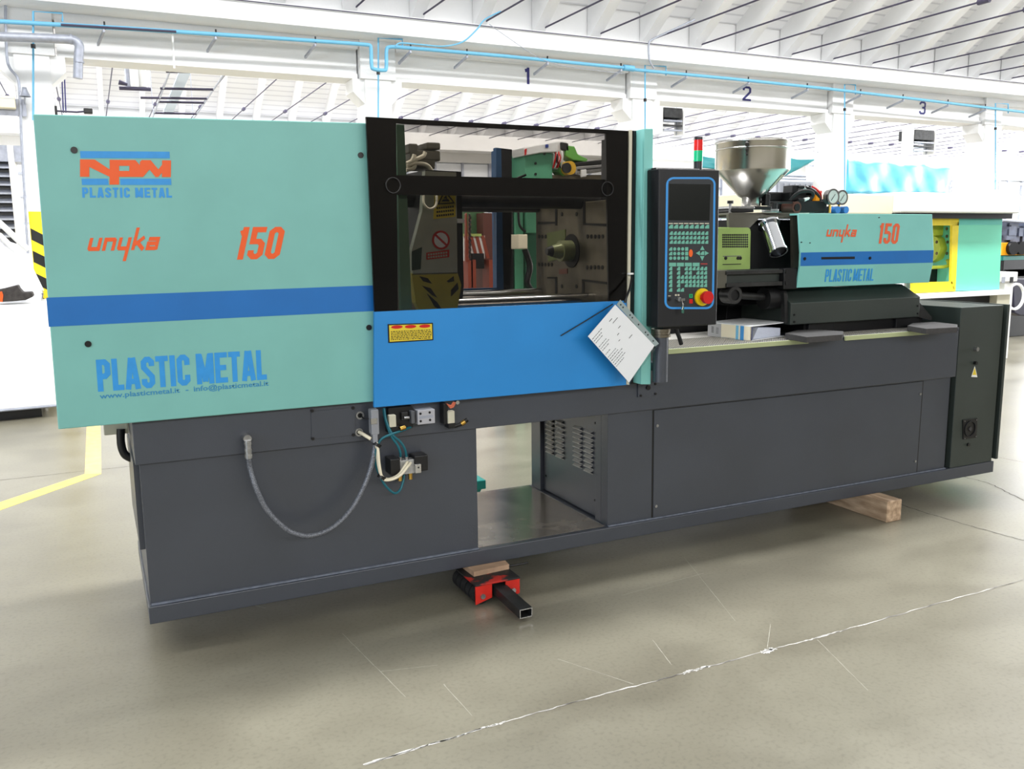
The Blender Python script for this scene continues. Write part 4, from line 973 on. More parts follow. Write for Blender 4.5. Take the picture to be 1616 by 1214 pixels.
MB().tube([PT(820, 690, .43), PT(850, 650, .42), PT(920, 600, .40), PT(1000, 590, .40), PT(1050, 610, .40), PT(1050, 650, .41), PT(1000, 680, .42), PT(900, 685, .43)], .010, 10).build('hydraulic_hose', RUBB, mf)
MB().tube([PT(905, 550, .45), PT(980, 555, .43), PT(1060, 590, .42), PT(1110, 640, .42), PT(1125, 690, .44)], .009, 10).build('hydraulic_hose', RUBB, mf)
MB().tube([PT(1040, 545, .45), PT(1090, 575, .43), PT(1130, 620, .43), PT(1140, 680, .44)], .006, 8).build('red_cable', RED, mf)
MB().tube([PT(960, 555, .435), PT(1000, 560, .43)], .011, 8, False).build('hose_marker', WHITE, mf); MB().tube([PT(960, 682, .42), PT(1010, 670, .42)], .011, 8, False).build('hose_marker', WHITE, mf)
a = PT(1085, 640, .42); MB().box(a.x, a.x+.03, .42, .46, a.z-.03, a.z+.01).build('orange_coil', mat('amber', (250, 150, 20), .4), mf)
a = PT(1120, 590, .5); MB().box(a.x-.01, a.x+.02, .5, .53, a.z-.1, a.z).build('red_coil', mat('coral_red', (240, 70, 50), .4), mf)
GF = mat('gauge_face', (206, 208, 204), .35)
for (x, y, Yg, r) in ((1255, 652, .36, .045), (1348, 658, .40, .042)):
    c = PT(x, y, Yg); g = MB().cyl((c.x, Yg, c.z), (c.x, Yg+.035, c.z), r, n=36).build('pressure_gauge', ZINC, mf)
    MB().ring((c.x, Yg-.006, c.z), (c.x, Yg+.004, c.z), r+.004, r-.006, 36).build('gauge_bezel', STEEL, g)
    MB().cyl((c.x, Yg-.003, c.z), (c.x, Yg, c.z), r-.004, n=36).build('gauge_dial', GF, g)
    MB().slab([(c.x-.018, Yg-.005, c.z-.022), (c.x-.014, Yg-.005, c.z-.024), (c.x+.017, Yg-.005, c.z+.016), (c.x+.015, Yg-.005, c.z+.018)], (0, .001, 0)).build('gauge_needle', BLACK, g)
    MB().cyl((c.x, Yg+.02, c.z-r), (c.x, Yg+.02, c.z-r-.05), .008, n=8).build('gauge_stem', BRASS, g)
for x in (1285, 1370): c = PT(x, 785, .42); MB().cyl((c.x, .40, c.z), (c.x, .46, c.z), .022, n=12).build('blue_valve_knob', mat('knob_blue', (60, 120, 190), .4), mf)
a = PT(1330, 806, .42); MB().box(PT(1190, 700, .42).x, PT(1400, 700, .42).x, .44, .56, a.z-.005, a.z+.035).build('gauge_block', BLACK, mf)
# hopper
HC = Vector((3.447, .45, 0))
sp = bT('slide_plate', 215, 460, 745, 775, .33, .6, ZINC, MC); bT('slide_plate_base', 215, 450, 775, 808, .33, .6, BLACK, MC)
bT('slide_rail', 500, 850, 695, 720, .40, .42, BLACK, MC); bT('slide_stop', 575, 615, 620, 740, .38, .42, BLACK, MC)
bT('slide_block', 625, 705, 775, 806, .36, .44, ZINC, MC); bT('slide_post', 650, 690, 710, 780, .38, .42, BLACK, MC); bT('slide_bar', 450, 630, 745, 780, .36, .42, BLACK, MC)
c = PT(210, 720, .34); MB().cyl((c.x, .34, c.z-.05), (c.x, .34, c.z), .008, n=8).build('clamp_stem', ZINC, sp); MB().cyl((c.x, .34, c.z), (c.x, .34, c.z+.016), .018, n=12).build('clamp_knob', BLACK, sp)
HP = MB().lathe([(.055, 1.86), (.055, 1.905), (.075, 1.915), (.211, 2.058), (.215, 2.065), (.215, 2.210), (.219, 2.213), (.219, 2.228), (.211, 2.228), (.211, 2.07), (.05, 1.915)], HC, 64).build('hopper', BRSTL, MC)
MB().lathe([(.2155, 2.176), (.219, 2.178), (.219, 2.184), (.2155, 2.186)], HC, 64).build('seam', BRSTL, HP)
c = PT(150, 160, .25)
for k, dz in enumerate((.0, -.03, -.055)): MB().cyl((HC.x-.168, .308, 2.20+dz), (HC.x-.176, .293, 2.19+dz), .012-.003*k, n=10).build('latch', DKST, HP)
# sight window on the cone
ang = math.radians(-62)
def cone(t, a_): r = .075+(.211-.075)*t+.003; return HC+Vector((r*math.cos(a_), r*math.sin(a_), 1.915+t*.143))
mb = MB(); pts = []
for t in [.28, .22, .2, .22, .28]: pass
L1 = [cone(.24+.56*k/8, ang-(.12)) for k in range(9)]; L2 = [cone(.24+.56*k/8, ang+.12/(1+.6*k/8)) for k in range(9)]
mb.add(L1+L2, [(k, k+1, k+10, k+9) for k in range(8)]); mb.build('sight_window', BEIGE, HP)
# ---- control panel
CY = -.20
cpx = [(1040, 266), (1136, 268.5), (1131.3, 512.5), (1038, 517.7)]
q = [oY(x, y, CY) for x, y in cpx]
CPN = MB().slab([q[0], q[3], q[2], q[1]], (0, .10, 0)).build('control_panel', mat('panel_black_paint', (17, 18, 22), .45, bump=.05, bscale=300), MC, .006)
MB().slab([q[0]+Vector((.004, .03, .001)), q[1]+Vector((-.004, .03, .001)), q[1]+Vector((-.004, .095, .001)), q[0]+Vector((.004, .095, .001))], (0, 0, .006)).build('top_highlight', STEEL, CPN)  # bright strip put in as the highlight along the top edge
def rrect(px0, py0, px1, py1, r, lean=0, Y=CY, n=6, ins=0):
    out = []
    for cx_, cy_, a0 in ((px1-r, py0+r, -90), (px1-r, py1-r, 0), (px0+r, py1-r, 90), (px0+r, py0+r, 180)):
        for k in range(n+1):
            a = math.radians(a0+90*k/n); x = cx_+(r-ins)*math.cos(a); y = cy_+(r-ins)*math.sin(a); out.append((x-lean*(y-py0), y))
    return out
oo = rrect(1051.5, 279.5, 1129.5, 488, 12, .014); ii = rrect(1051.5, 279.5, 1129.5, 488, 12, .014, ins=3.2)
ii2 = [oY(x, y, CY-.002) for x, y in ii]; oo2 = [oY(x, y, CY-.002) for x, y in oo]
mb = MB(); n = len(oo2)
for i in range(n):
    j = (i+1) % n; mb.slab([oo2[i], oo2[j], ii2[j], ii2[i]], (0, .003, 0))
mb.build('outline', OUTL, CPN)
MB().slab(ii2, (0, .0025, 0)).build('keypad', PANELM, CPN)
KP = bpy.data.objects['keypad']
scn = panelY('screen', [(1056.5, 290), (1055.5, 347.5), (1119.5, 348.5), (1121.5, 291)], CY-.003, .002, SCREEN, CPN)
panelY('screen_bezel', [(1055, 286), (1056.5, 290), (1121.5, 291), (1122, 287)], CY-.003, .002, PANELM, CPN)
def K(x, y): return oY(1040+x/7.59, 340+y/7.59, CY-.0035)
keys = {}
def key(kind, x, y, w, h, m_=KEYM):
    tag_ = (kind, w, h, m_.name); c = K(x, y)
    if tag_ not in keys:
        A = K(x-w/2, y+h/2)-c; B = K(x+w/2, y+h/2)-c; Cc = K(x+w/2, y-h/2)-c; Dd = K(x-w/2, y-h/2)-c
        if kind == 'cut': P = [A, B, Cc, Dd.lerp(Cc, .55), Dd.lerp(A, .55)]
        elif kind == 'sq': P = [A, B, Cc, Dd]
        elif kind == 'rd': P = [A.lerp(Cc, .5)+Vector(((B-A).length/2*math.cos(t*math.pi/8), 0, (Dd-A).length/2*math.sin(t*math.pi/8))) for t in range(16)]
        elif kind == 'up': P = [A, B, Cc.lerp(Dd, .5)]
        elif kind == 'dn': P = [A.lerp(B, .5), Cc, Dd]
        elif kind == 'lf': P = [A.lerp(Dd, .5), B, Cc]
        elif kind == 'rt': P = [A, B.lerp(Cc, .5), Dd]
        o = MB().slab(P, (0, .0015, 0)).build('key', m_, KP); keys[tag_] = o
    else:
        o = keys[tag_].copy(); COL.objects.link(o)
    o.location = c
for i in range(8):
    key('cut', 143+62*i, 135, 50, 46); key('sq', 140+62*i, 97, 52, 12, BEIGE)
for y in (213, 267, 320):
    for i in range(10): key('cut', 147+47.2*i, y, 38, 42)
for y in (403, 458, 513):
    key('rd' if y > 500 else 'cut', 141, y, 38, 42)
    for x in (189, 237, 284): key('rd', x, y, 36, 42)
    key('sq', 332, y, 36, 44)
key('rd', 382, 453, 46, 92, mat('key_orange', (240, 100, 30), .4))
key('up', 520, 390, 54, 52); key('lf', 466, 453, 48, 56); key('rt', 574, 453, 48, 56); key('dn', 518, 516, 52, 56); key('cut', 520, 453, 44, 44)
for x in (163, 257, 352, 445): key('sq', x, 589, 84, 44)
key('sq', 540, 581, 78, 14, mat('key_red_print', (170, 60, 55), .5))
patt = {637: (140, 235, 327, 374, 420, 467, 513, 558), 688: (140, 235, 327, 374, 467, 513, 558), 740: (140, 235, 280, 327, 374, 420, 467, 513, 558),
        792: (140, 235, 280, 327, 374, 420, 467, 513, 558), 838: (140, 235, 327, 374, 420, 467, 513, 558), 893: (140, 235, 280)}
for y, xs in patt.items():
    for x in xs: key('cut', x, y, 38, 44)
key('sq', 383, 965, 40, 46, mat('key_green', (30, 170, 110), .4)); key('sq', 384, 1030, 40, 50, RED)
key('sq', 383, 965, 12, 26, PANELM)
key('sq', 203, 955, 22, 20, BEIGE); key('sq', 235, 955, 20, 20, BEIGE); key('sq', 125, 965, 30, 8, BEIGE); key('sq', 282, 945, 18, 12, PADM); key('sq', 318, 948, 18, 12, PADM)
c = K(512, 978); ES = MB().cyl((c.x, CY-.012, c.z), (c.x, CY-.002, c.z), .043, n=36).build('emergency_stop', mat('estop_yellow', (238, 210, 20), .35), CPN)
MB().cyl((c.x, CY-.04, c.z), (c.x, CY-.01, c.z), .018, n=24).build('stop_stem', RED, ES); MB().cyl((c.x, CY-.056, c.z), (c.x, CY-.036, c.z), .031, n=36).build('mushroom_button', RED, ES, .004)
c = K(225, 1005); KS = MB().cyl((c.x, CY-.02, c.z), (c.x, CY-.002, c.z), .011, n=20).build('key_switch', ZINC, CPN)
MB().box(c.x-.003, c.x+.02, CY-.035, CY-.02, c.z-.006, c.z+.006).build('inserted_key', STEEL, KS)
MB().tube([(c.x+.005, CY-.03, c.z-.005), (c.x+.012, CY-.03, c.z-.03), (c.x+.006, CY-.03, c.z-.05)], .0025, 6).build('key_ring', STEEL, KS)
MB().slab([Vector((p.x, CY-.03, p.z)) for p in (K(235, 1085), K(262, 1090), K(258, 1170), K(232, 1165))], (0, .003, 0)).build('key_tag', mat('key_tag_green', (48, 100, 84), .5), KS)
c = K(125, 1008); MB().cyl((c.x, CY-.006, c.z), (c.x, CY-.002, c.z), .008, n=14).build('plug_hole', BLACK, CPN)
# stand post and cable
c = oY(1043, 520, -.12); c2 = oY(1043, 602, -.12)
PO = MB().cyl((c.x, -.12, c.z), (c.x, -.12, c2.z), .038, n=28).build('panel_post', GREY, MC)
for k, dz in enumerate((.0, -.014, -.028)): MB().ring((c.x, -.12, c.z+dz+.004), (c.x, -.12, c.z+dz-.009), .048-.003*(k % 2), .036, 28).build('clamp_ring', mat('dull_brass_steel', (120, 112, 96), .35, .8), PO)
MB().box(c.x-.01, c.x+.10, -.15, -.05, c.z-.0, c.z+.012).build('panel_bracket', BLACK, PO)
MB().box(c.x-.02, c.x+.02, -.1, .0, c2.z+.05, c2.z+.09).build('post_mount', GREY, PO)
MB().tube([oY(1066, 514, -.14), oY(1068, 522, -.13), oY(1072, 533, -.12), oY(1075, 543, -.11)], .011, 8).build('panel_cable', RUBB, MC)
# signal tower
c = oY(1101.5, 266, -.15); SX, SZ = c.x, c.z-.012
def sz(y): return oY(1101, y, -.15).z
ST = MB().cyl((SX, -.15, q[1].z-.004), (SX, -.15, sz(255)), .021, n=24).build('signal_tower', BLACK, MC)
MB().cyl((SX, -.15, sz(255)), (SX, -.15, sz(238)), .0225, n=24).build('green_lamp', mat('green_lens', (20, 190, 130), .15), ST)
MB().cyl((SX, -.15, sz(238)), (SX, -.15, sz(221)), .0225, n=24).build('red_lamp', mat('red_lens', (225, 25, 20), .15), ST)
MB().cyl((SX, -.15, sz(221)), (SX, -.15, sz(216.5)), .021, n=24).build('tower_cap', BLACK, ST)

# ================================================================== LOOSE THINGS
# paper in a plastic sleeve hung on the door edge
pw = thing('document_sleeve', oY(985, 540, -.12), 'printed sheet in a clear punched sleeve hanging askew by the blue door', 'document')
SY = -.172
sheet = [(971, 481), (928, 531), (992.8, 604), (1033, 545.5)]
S0 = MB().slab([oY(x, y, SY) for x, y in sheet], (0, .0015, 0)).build('paper_sheet', PAPER, pw)
MB().slab([oY(x, y, SY+.002) for x, y in [(979, 473), (926.5, 531), (993, 606), (1040, 543)]], (0, .001, 0)).build('sleeve', CLEAR, pw)
ps = MB().slab([oY(x, y, SY-.0005) for x, y in [(979, 473), (973, 481), (1034, 547), (1040, 542.5)]], (0, .001, 0)).build('punched_strip', mat('sleeve_strip', (150, 165, 165), .4), pw)
for t in (.06, .12, .3, .36, .52, .7, .76, .9): 
    c = oY(976+(1037-976)*t, 477+(545-477)*t, SY-.001); MB().cyl((c.x, SY-.0015, c.z), (c.x, SY-.0004, c.z), .004, n=10).build('punched_hole', BLACK, ps)
mb = MB(); a, b, c = oY(*sheet[1], SY-.0006), oY(*sheet[2], SY-.0006), oY(*sheet[0], SY-.0006)
def tl(u, v, du, dv): # u along bottom-left edge b-a , v along a->c
    P = [a+(b-a)*(u)+(c-a)*v, a+(b-a)*(u+du)+(c-a)*v, a+(b-a)*(u+du)+(c-a)*(v+dv), a+(b-a)*u+(c-a)*(v+dv)]; mb.slab(P, (0, .0003, 0))
for (u, L_) in ((.08, .34), (.12, .3), (.16, .28), (.24, .3), (.28, .34), (.32, .2), (.40, .2), (.46, .3), (.50, .34), (.54, .4), (.58, .36), (.62, .38), (.66, .3)):
    v = .03
    while v < L_: w = R_.uniform(.02, .06); tl(u, v, .008, w); v += w+.018
for (u, v0, v1) in ((.10, .62, .72), (.16, .66, .84), (.34, .55, .62), (.42, .48, .53), (.52, .72, .84), (.28, .68, .76)): tl(u, v0, .008, v1-v0)
mb.build('printed_lines', SOOT, S0)
MB().tube([oY(997, 438, -.12), oY(994, 455, -.15), oY(989, 468, -.17), oY(986, 478, -.172)], .006, 6).build('hanging_cord', BLACK, pw)
MB().ring(oY(995, 432, -.118)+Vector((0, 0, .004)), oY(995, 432, -.118)-Vector((0, 0, .004)), .016, .011, 16).build('cord_collar', WHITE, pw)
ct = MB().tube([oY(885, 530, -.101), oY(925, 506, -.105), oY(967, 480, -.115)], .003, 6).build('black_cable_tie', BLACK); tag(ct, 'thin black cable tie tail slanting across the blue door', 'cable tie')

# lever arch binder
bd = thing('ring_binder', (3.25, .2, BT+.0125), 'white ring binder with blue spine bands lying on the grate', 'binder')
A_, B_, C_ = Vector((3.102, .386, BT+.013)), Vector((3.128, .045, BT+.013)), Vector((3.45, .135, BT+.013)); D_ = A_+(C_-B_); Hh = .078
up = Vector((0, 0, 1))
MB().slab([A_, B_, C_, D_], (0, 0, .004)).build('back_cover', PAPER, bd)
CV = MB().slab([p+up*Hh for p in (A_, B_, C_+(C_-B_)*.05, D_+(C_-B_)*.05)], (0, 0, .004)).build('front_cover', PAPER, bd)
inn = (C_-B_).normalized()
SP = MB().slab([A_, B_, B_+up*Hh, A_+up*Hh], inn*.004).build('spine', CREAM, bd)
WB = (B_-A_); outn = -inn
def spn(name, t0, t1, h0, h1, m_, pr=.0008):
    MB().slab([A_+WB*t0+up*(Hh*h0), A_+WB*t1+up*(Hh*h0), A_+WB*t1+up*(Hh*h1), A_+WB*t0+up*(Hh*h1)], outn*pr).build(name, m_, SP)
spn('grey_band', .0, .32, 0, 1, mat('spine_grey', (178, 178, 180), .5)); spn('blue_band', .66, .72, 0, 1, mat('band_light', (120, 190, 225), .4)); spn('blue_band', .76, .84, 0, 1, mat('band_blue', (70, 150, 215), .4))
for k, (t, h) in enumerate(((.09, .3), (.11, .3), (.13, .3), (.21, .25), (.24, .25))):
    for j in range(4): spn('spine_print', t, t+.012, h+j*.12, h+j*.12+.08, SOOT, .0012)
MB().slab([B_+inn*.03+up*.006-WB*.03, C_-inn*.03+up*.006-WB*.03, C_-inn*.03+up*.05-WB*.03, B_+inn*.08+up*.068-WB*.03], -WB*.85).build('paper_block', mat('page_edges', (200, 206, 222), .7, var=.12, vscale=30, stretch=(1, 1, 60)), bd)
MB().slab([B_+up*.003, B_+up*(Hh-.001), B_+inn*.012+up*(Hh-.001), B_+inn*.012+up*.003], -WB*.02).build('spine_edge', mat('navy_edge', (50, 60, 110), .5), bd)

# machine skate under the base + shim board
sk = thing('machine_skate', (1.49, -.05, 0), 'worn red steel machine skate with square tube drawbar under the base', 'skate')
zp = .105
T4 = [oZ(*p, zp) for p in ((751, 925), (819.3, 909.6), (804, 898), (732.7, 906.6))]
fx0, fx1 = 1.374, 1.604; fy = -.17
MB().slab([(fx0, fy, zp-.008), (fx1, fy, zp-.008), (fx1, .12, zp-.008), (fx0, .12, zp-.008)], (0, 0, .008)).build('top_plate', WORN, sk, .002)
for (xa, xb) in ((fx0+.002, fx0+.085), (fx1-.075, fx1-.002)):
    fp = MB().slab([(xa, fy+.004, .008), (xb, fy+.004, .03 if xa < 1.45 else .025), (xb, fy+.004, zp-.008), (xa, fy+.004, zp-.008)], (0, .008, 0)).build('cheek_plate', REDW, sk, .001)
    xc = xa+.035 if xa < 1.45 else xb-.035
    MB().cyl((xc, fy-.004, .045), (xc, fy+.006, .045), .012, n=18).build('axle_end', ZINC, fp)
    MB().cyl((xc, fy+.014, .045), (xc, .10, .045), .012, n=12).build('axle', DKST, sk)
    for yw in (-.15, -.10, -.045, .01, .06):
        MB().cyl((xc, yw, .0445), (xc, yw+.042, .0445), .044, n=28).build('roller', RUBB, sk, .003)
# drawbar: hollow square tube
def sq(c_, w, h): return [(c_[0]-w/2, c_[1], c_[2]-h/2), (c_[0]+w/2, c_[1], c_[2]-h/2), (c_[0]+w/2, c_[1], c_[2]+h/2), (c_[0]-w/2, c_[1], c_[2]+h/2)]
ca, cb_ = (1.513, -.41, .038), (1.497, -.06, .066)
o1, o2 = sq(ca, .062, .042), sq(cb_, .062, .042); i1, i2 = sq(ca, .054, .034), sq(cb_, .054, .034)
mb = MB()
for k in range(4):
    j = (k+1) % 4
    mb.add([o1[k], o1[j], o2[j], o2[k]], [(0, 1, 2, 3)]).add([i1[k], i1[j], i2[j], i2[k]], [(3, 2, 1, 0)]).add([o1[k], o1[j], i1[j], i1[k]], [(3, 2, 1, 0)])
mb.add(o2, [(3, 2, 1, 0)])
TB = mb.build('drawbar', DKST, sk)
mb = MB()
for k in range(4):
    j = (k+1) % 4; e = Vector((0, -.0008, 0)); mb.slab([Vector(o1[k])+e, Vector(o1[j])+e, Vector(i1[j])+e, Vector(i1[k])+e], (0, .0006, 0))
mb.build('cut_end', STEEL, TB)
sh = MB().slab([(1.41, -.068, zp+.0005), (1.60, -.055, zp+.0005), (1.62, .16, zp+.0005), (1.40, .16, zp+.0005)], (0, 0, .024)).build('shim_board', WOOD2); tag(sh, 'thin plywood shim board between red skate and machine base', 'board')
ht = MB().tube([(1.60, -.05, .119), (1.66, -.06, .122), (1.70, -.055, .121)], .006, 6).build('bent_rod', DKST); tag(ht, 'small bent rod sticking out beside the plywood shim', 'rod')
# wooden block, right
wk = MB().box(4.02, 4.14, -.16, .62, 0, .129).build('wooden_block', WOOD, None, .006); tag(wk, 'square pine block carrying the right half of the machine base', 'block')
wk.rotation_euler = (0, 0, 0)
# teal bin behind the machine
c = oY(766, 757, 1.35)
tb = thing('teal_bin', (c.x-.25, 1.5, 0), 'teal plastic bin on the floor behind the left pedestal', 'bin')
x1_ = c.x; zt_ = c.z
MB().slab([(x1_-.5, 1.37, 0), (x1_-.06, 1.37, 0), (x1_-.02, 1.36, zt_-.06), (x1_-.5, 1.36, zt_-.06)], (0, .35, 0)).build('bin_body', TEALB, tb, .005)
MB().box(x1_-.5, x1_, 1.34, 1.73, zt_-.06, zt_).build('bin_rim', TEALB, tb, .005)

# ================================================================== BACKGROUND THINGS
# second machine at the right
BY = 3.2
bm_ = thing('background_machine', (8.8, 3.8, 0), 'white topped machine with yellow framed door and mint side panel', 'machine')
def bp(name, pix, m_, Y=BY, t=.03, par=None, **k): return panelY(name, pix, Y, t, m_, par or bm_, **k)
p = [oY(1337, 305, BY), oY(1592, 308, BY), oY(1589, 337.5, BY), oY(1403, 332, BY)]
MB().box(p[3].x, p[1].x, BY-.15, BY+1.2, p[2].z, p[1].z).build('top_cover', mat('cover_white', (240, 240, 236), .5), bm_, .015)
MB().box(p[0].x-1.2, p[3].x, BY-.05, BY+1.1, oY(1380, 338, BY).z, p[0].z-.01).build('cream_cover', CREAM, bm_, .01)
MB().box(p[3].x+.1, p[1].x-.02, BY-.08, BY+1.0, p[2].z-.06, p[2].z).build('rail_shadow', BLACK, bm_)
yf = [[(1440, 341), (1514, 341), (1513, 356), (1440, 356)], [(1503, 350), (1513.5, 350), (1508, 459.6), (1501, 452)], [(1440, 446), (1503, 444.5), (1507, 459.7), (1440, 463)]]
for r_ in yf: bp('yellow_frame', r_, YEL)
mp_ = bp('mint_panel', [(1514, 341), (1507.5, 459.6), (1577, 457.5), (1582, 341)], mat('bright_mint', (118, 222, 190), .5), t=.6)
bp('mint_upper_band', [(1514, 341), (1513.4, 355), (1581.4, 355), (1582, 341)], mat('teal_band', (100, 205, 190), .5), Y=BY-.003, t=.004)
LG = mat('lime_yellow_paint', (190, 205, 70), .5, var=.1, vscale=10)
BKW = mat('pale_backing', (196, 188, 176), .7)
bp('backing', [(1430, 341), (1503, 341), (1503, 455), (1430, 455)], BKW, Y=BY+.8)
c = oY(1485, 392, BY+.3); MB().cyl((c.x-.22, BY+.3, c.z), (c.x+.06, BY+.3, c.z), .17, n=8).build('clamp_casting', LG, bm_, .02)
c = oY(1485, 362, BY+.3); MB().box(c.x-.3, c.x+.12, BY+.2, BY+.5, c.z-.08, c.z+.09).build('clamp_casting', LG, bm_, .02)
for x, y in ((1478, 382), (1495, 382), (1478, 400), (1494, 400), (1494, 361), (1494, 373)): bolt(bm_, x, y, BY+.12, .018, OLIVE)
c = oY(1480, 438, BY+.3); MB().box(c.x-.25, c.x+.0, BY+.25, BY+.4, c.z-.1, c.z+.12).build('dark_base', SOOT, bm_)
MB().tube([oY(1495, 410, BY+.1), oY(1497, 418, BY+.1), oY(1490, 421, BY+.1), oY(1470, 422, BY+.1)], .02, 8).build('lime_pipe', LG, bm_)
a, b = oY(1440, 463, BY), oY(1582, 475, BY)
MB().box(a.x-.4, oY(1582, 460, BY).x, BY-.12, BY+1.0, oY(1500, 468, BY).z, oY(1500, 461, BY).z).build('bed_rail', WHITE, bm_)
MB().box(a.x-.4, oY(1560, 460, BY).x, BY-.02, BY+.9, .0, oY(1500, 468, BY).z).build('bed', SOOT, bm_)
MB().box(oY(1562, 460, BY).x, oY(1582, 460, BY).x, BY-.1, BY+.6, 0, oY(1500, 468, BY).z).build('leg', BEIGE, bm_)
# white electrical stand with a wheel at far right
wsd = thing('white_stand', oZ(1590, 515, 0), 'tall white stand with a round handwheel at the right end', 'stand')
a = oY(1581, 430, 4.2); b = oY(1606, 514, 4.2)
MB().box(a.x, oY(1606, 440, 4.2).x, 4.2, 4.5, oY(1590, 445, 4.2).z, a.z).build('top_box', WHITE, wsd, .01)
MB().box(oY(1586, 470, 4.2).x, oY(1600, 470, 4.2).x, 4.22, 4.45, .0, oY(1590, 445, 4.2).z).build('column', WHITE, wsd, .01)
for x in (1584, 1597): c = oY(x, 442, 4.19); MB().box(c.x-.03, c.x+.03, 4.19, 4.2, c.z-.04, c.z+.04).build('switch', BLACK if x == 1597 else GALV, wsd)
c = oY(1602, 468, 4.3); MB().ring((c.x, 4.28, c.z), (c.x, 4.31, c.z), .19, .16, 28).build('handwheel', WHITE, wsd)
# dark equipment at the far right edge
de = thing('workshop_press', oZ(1600, 500, 0), 'dark grey machine with orange casing at the right edge', 'machine')
YE = 6.0
for (x0, x1, y0, y1, m_, nm) in ((1584, 1640, 425, 500, BLACK, 'cabinet'), (1583, 1640, 383, 402, mat('casing_orange', (250, 170, 20), .5), 'orange_casing'), (1583, 1640, 404, 410, TEALB, 'bed_strip'), (1584, 1640, 410, 436, SOOT, 'plinth')):
    a, b = oY(x0, y0, YE), oY(x1, y1, YE); MB().box(a.x, b.x, YE, YE+.6, b.z if nm != 'cabinet' else 0, a.z).build(nm, m_, de, .01)
mb = MB()
for k in range(26):
    x = R_.uniform(1584, 1630); y = R_.uniform(355, 380); c = oY(x, y, YE+.1); r = R_.uniform(.05, .13); mb.box(c.x-r, c.x+r, YE+.02+R_.uniform(0, .1), YE+.3, c.z-r*.8, c.z+r*.7)
mb.build('machinery', mat('blue_grey_steel', (86, 92, 110), .5, .3, var=.3, vscale=6), de)
c = oY(1598, 392, YE-.05)
for dx in (0, .22, .44): MB().cyl((c.x+dx, YE-.08, c.z), (c.x+dx+.01, YE+.0, c.z), .11, n=18).build('drum', SOOT, de)
MB().tube(pathY([(1582, 348), (1640, 352)], YE), .02, 6, False).build('top_rail', GALV, de)
bgb = thing('black_bag', oZ(1606, 500, 0), 'dark blue plastic sheet hanging behind the white stand', 'sheet')
MB().slab([oY(x, y, 5.0) for x, y in [(1598, 440), (1640, 440), (1640, 500), (1610, 499), (1600, 494)]], (0, .15, 0)).build('sheet_fold', mat('dark_sheet', (32, 30, 50), .4, var=.3, vscale=6), bgb, .02)

# tarps
def cloth(name, pix, Y, m_, label, nx_=26, ny_=10, amp=.10, freq=9, rope=True):
    tl_, tr_, br_, bl_ = [oY(x, y, Y) for x, y in pix]; mb = MB(); P = []
    for j in range(ny_+1):
        for i in range(nx_+1):
            u, v = i/nx_, j/ny_; p = tl_.lerp(tr_, u).lerp(bl_.lerp(br_, u), v)
            d = amp*(math.sin(u*freq*2+v*2.2)*.6+math.sin(u*freq*4.3-v*5)*.3+R_.uniform(-.2, .2))
            sag = .06*abs(math.sin(u*freq))*(1-v)
            P.append(p+Vector((0, d, -sag)))
    n_ = nx_+1
    mb.add(P, [(j*n_+i, j*n_+i+1, (j+1)*n_+i+1, (j+1)*n_+i) for j in range(ny_) for i in range(nx_)], True)
    o = mb.build(name, m_); so = o.modifiers.new('solid', 'SOLIDIFY'); so.thickness = .01
    for q_ in ((tl_, tr_) if rope else ()): MB().cyl(q_, (q_.x, q_.y, 4.85+(min(YF-q_.y, q_.y-YC))*SLOPE), .006, n=6).build('rope', GALV, o)
    return o
t1 = cloth('blue_tarpaulin', [(1336, 249), (1503, 262), (1494, 306), (1336, 306)], 13.0, TARP, '', amp=.05, nx_=40); tag(t1, 'light blue tarpaulin sheet hung between two columns at the right', 'tarpaulin')
c_ = oY(1291, 247, 7.7)
t2 = cloth('teal_tarpaulin', [(1100, 243), (1291, 247), (1236, 280), (1100, 264)], 7.7, TEALT, '', amp=.04, rope=False); tag(t2, 'teal tarpaulin drawn to a point behind the hopper', 'tarpaulin')
MB().cyl(c_, (10.685, 7.3, c_.z+.02), .008, n=6).build('rope', GALV, t2)
gb = thing('grey_container', oY(1262, 320, 9.0), 'pale grey box container seen between hopper and column', 'container')
a, b = oY(1225, 285, 9.0), oY(1291, 330, 9.0); MB().box(a.x, b.x, 9.0, 10.2, 0, a.z).build('box_body', mat('container_grey', (176, 180, 190), .5), gb, .02)
for k in range(8): x = a.x+(b.x-a.x)*(k+.5)/8; MB().box(x-.02, x+.02, 8.97, 9.0, 0.05, a.z-.05).build('rib', mat('container_grey', (176, 180, 190), .5), gb)
wk2 = thing('white_drum', oY(1280, 270, 11), 'white tapering bucket on the shelf above the grey container', 'bucket')
c = oY(1281, 290, 10.9); c2 = oY(1281, 262, 10.9); MB().cyl((c.x, 10.9, c.z), (c.x, 10.9, c2.z), .10, .14, 24).build('bucket_body', WHITE, wk2)
MB().ring((c.x, 10.9, c2.z-.02), (c.x, 10.9, c2.z), .15, .13, 24).build('bucket_rim', GALV, wk2)
MB().box(c.x-.7, c.x+.3, 10.6, 11.2, c.z-.04, c.z).build('shelf_board', WHITE, wk2)
MB().box(c.x+.22, c.x+.28, 10.6, 11.2, 0, c2.z+.1).build('shelf_post', GALV, wk2)
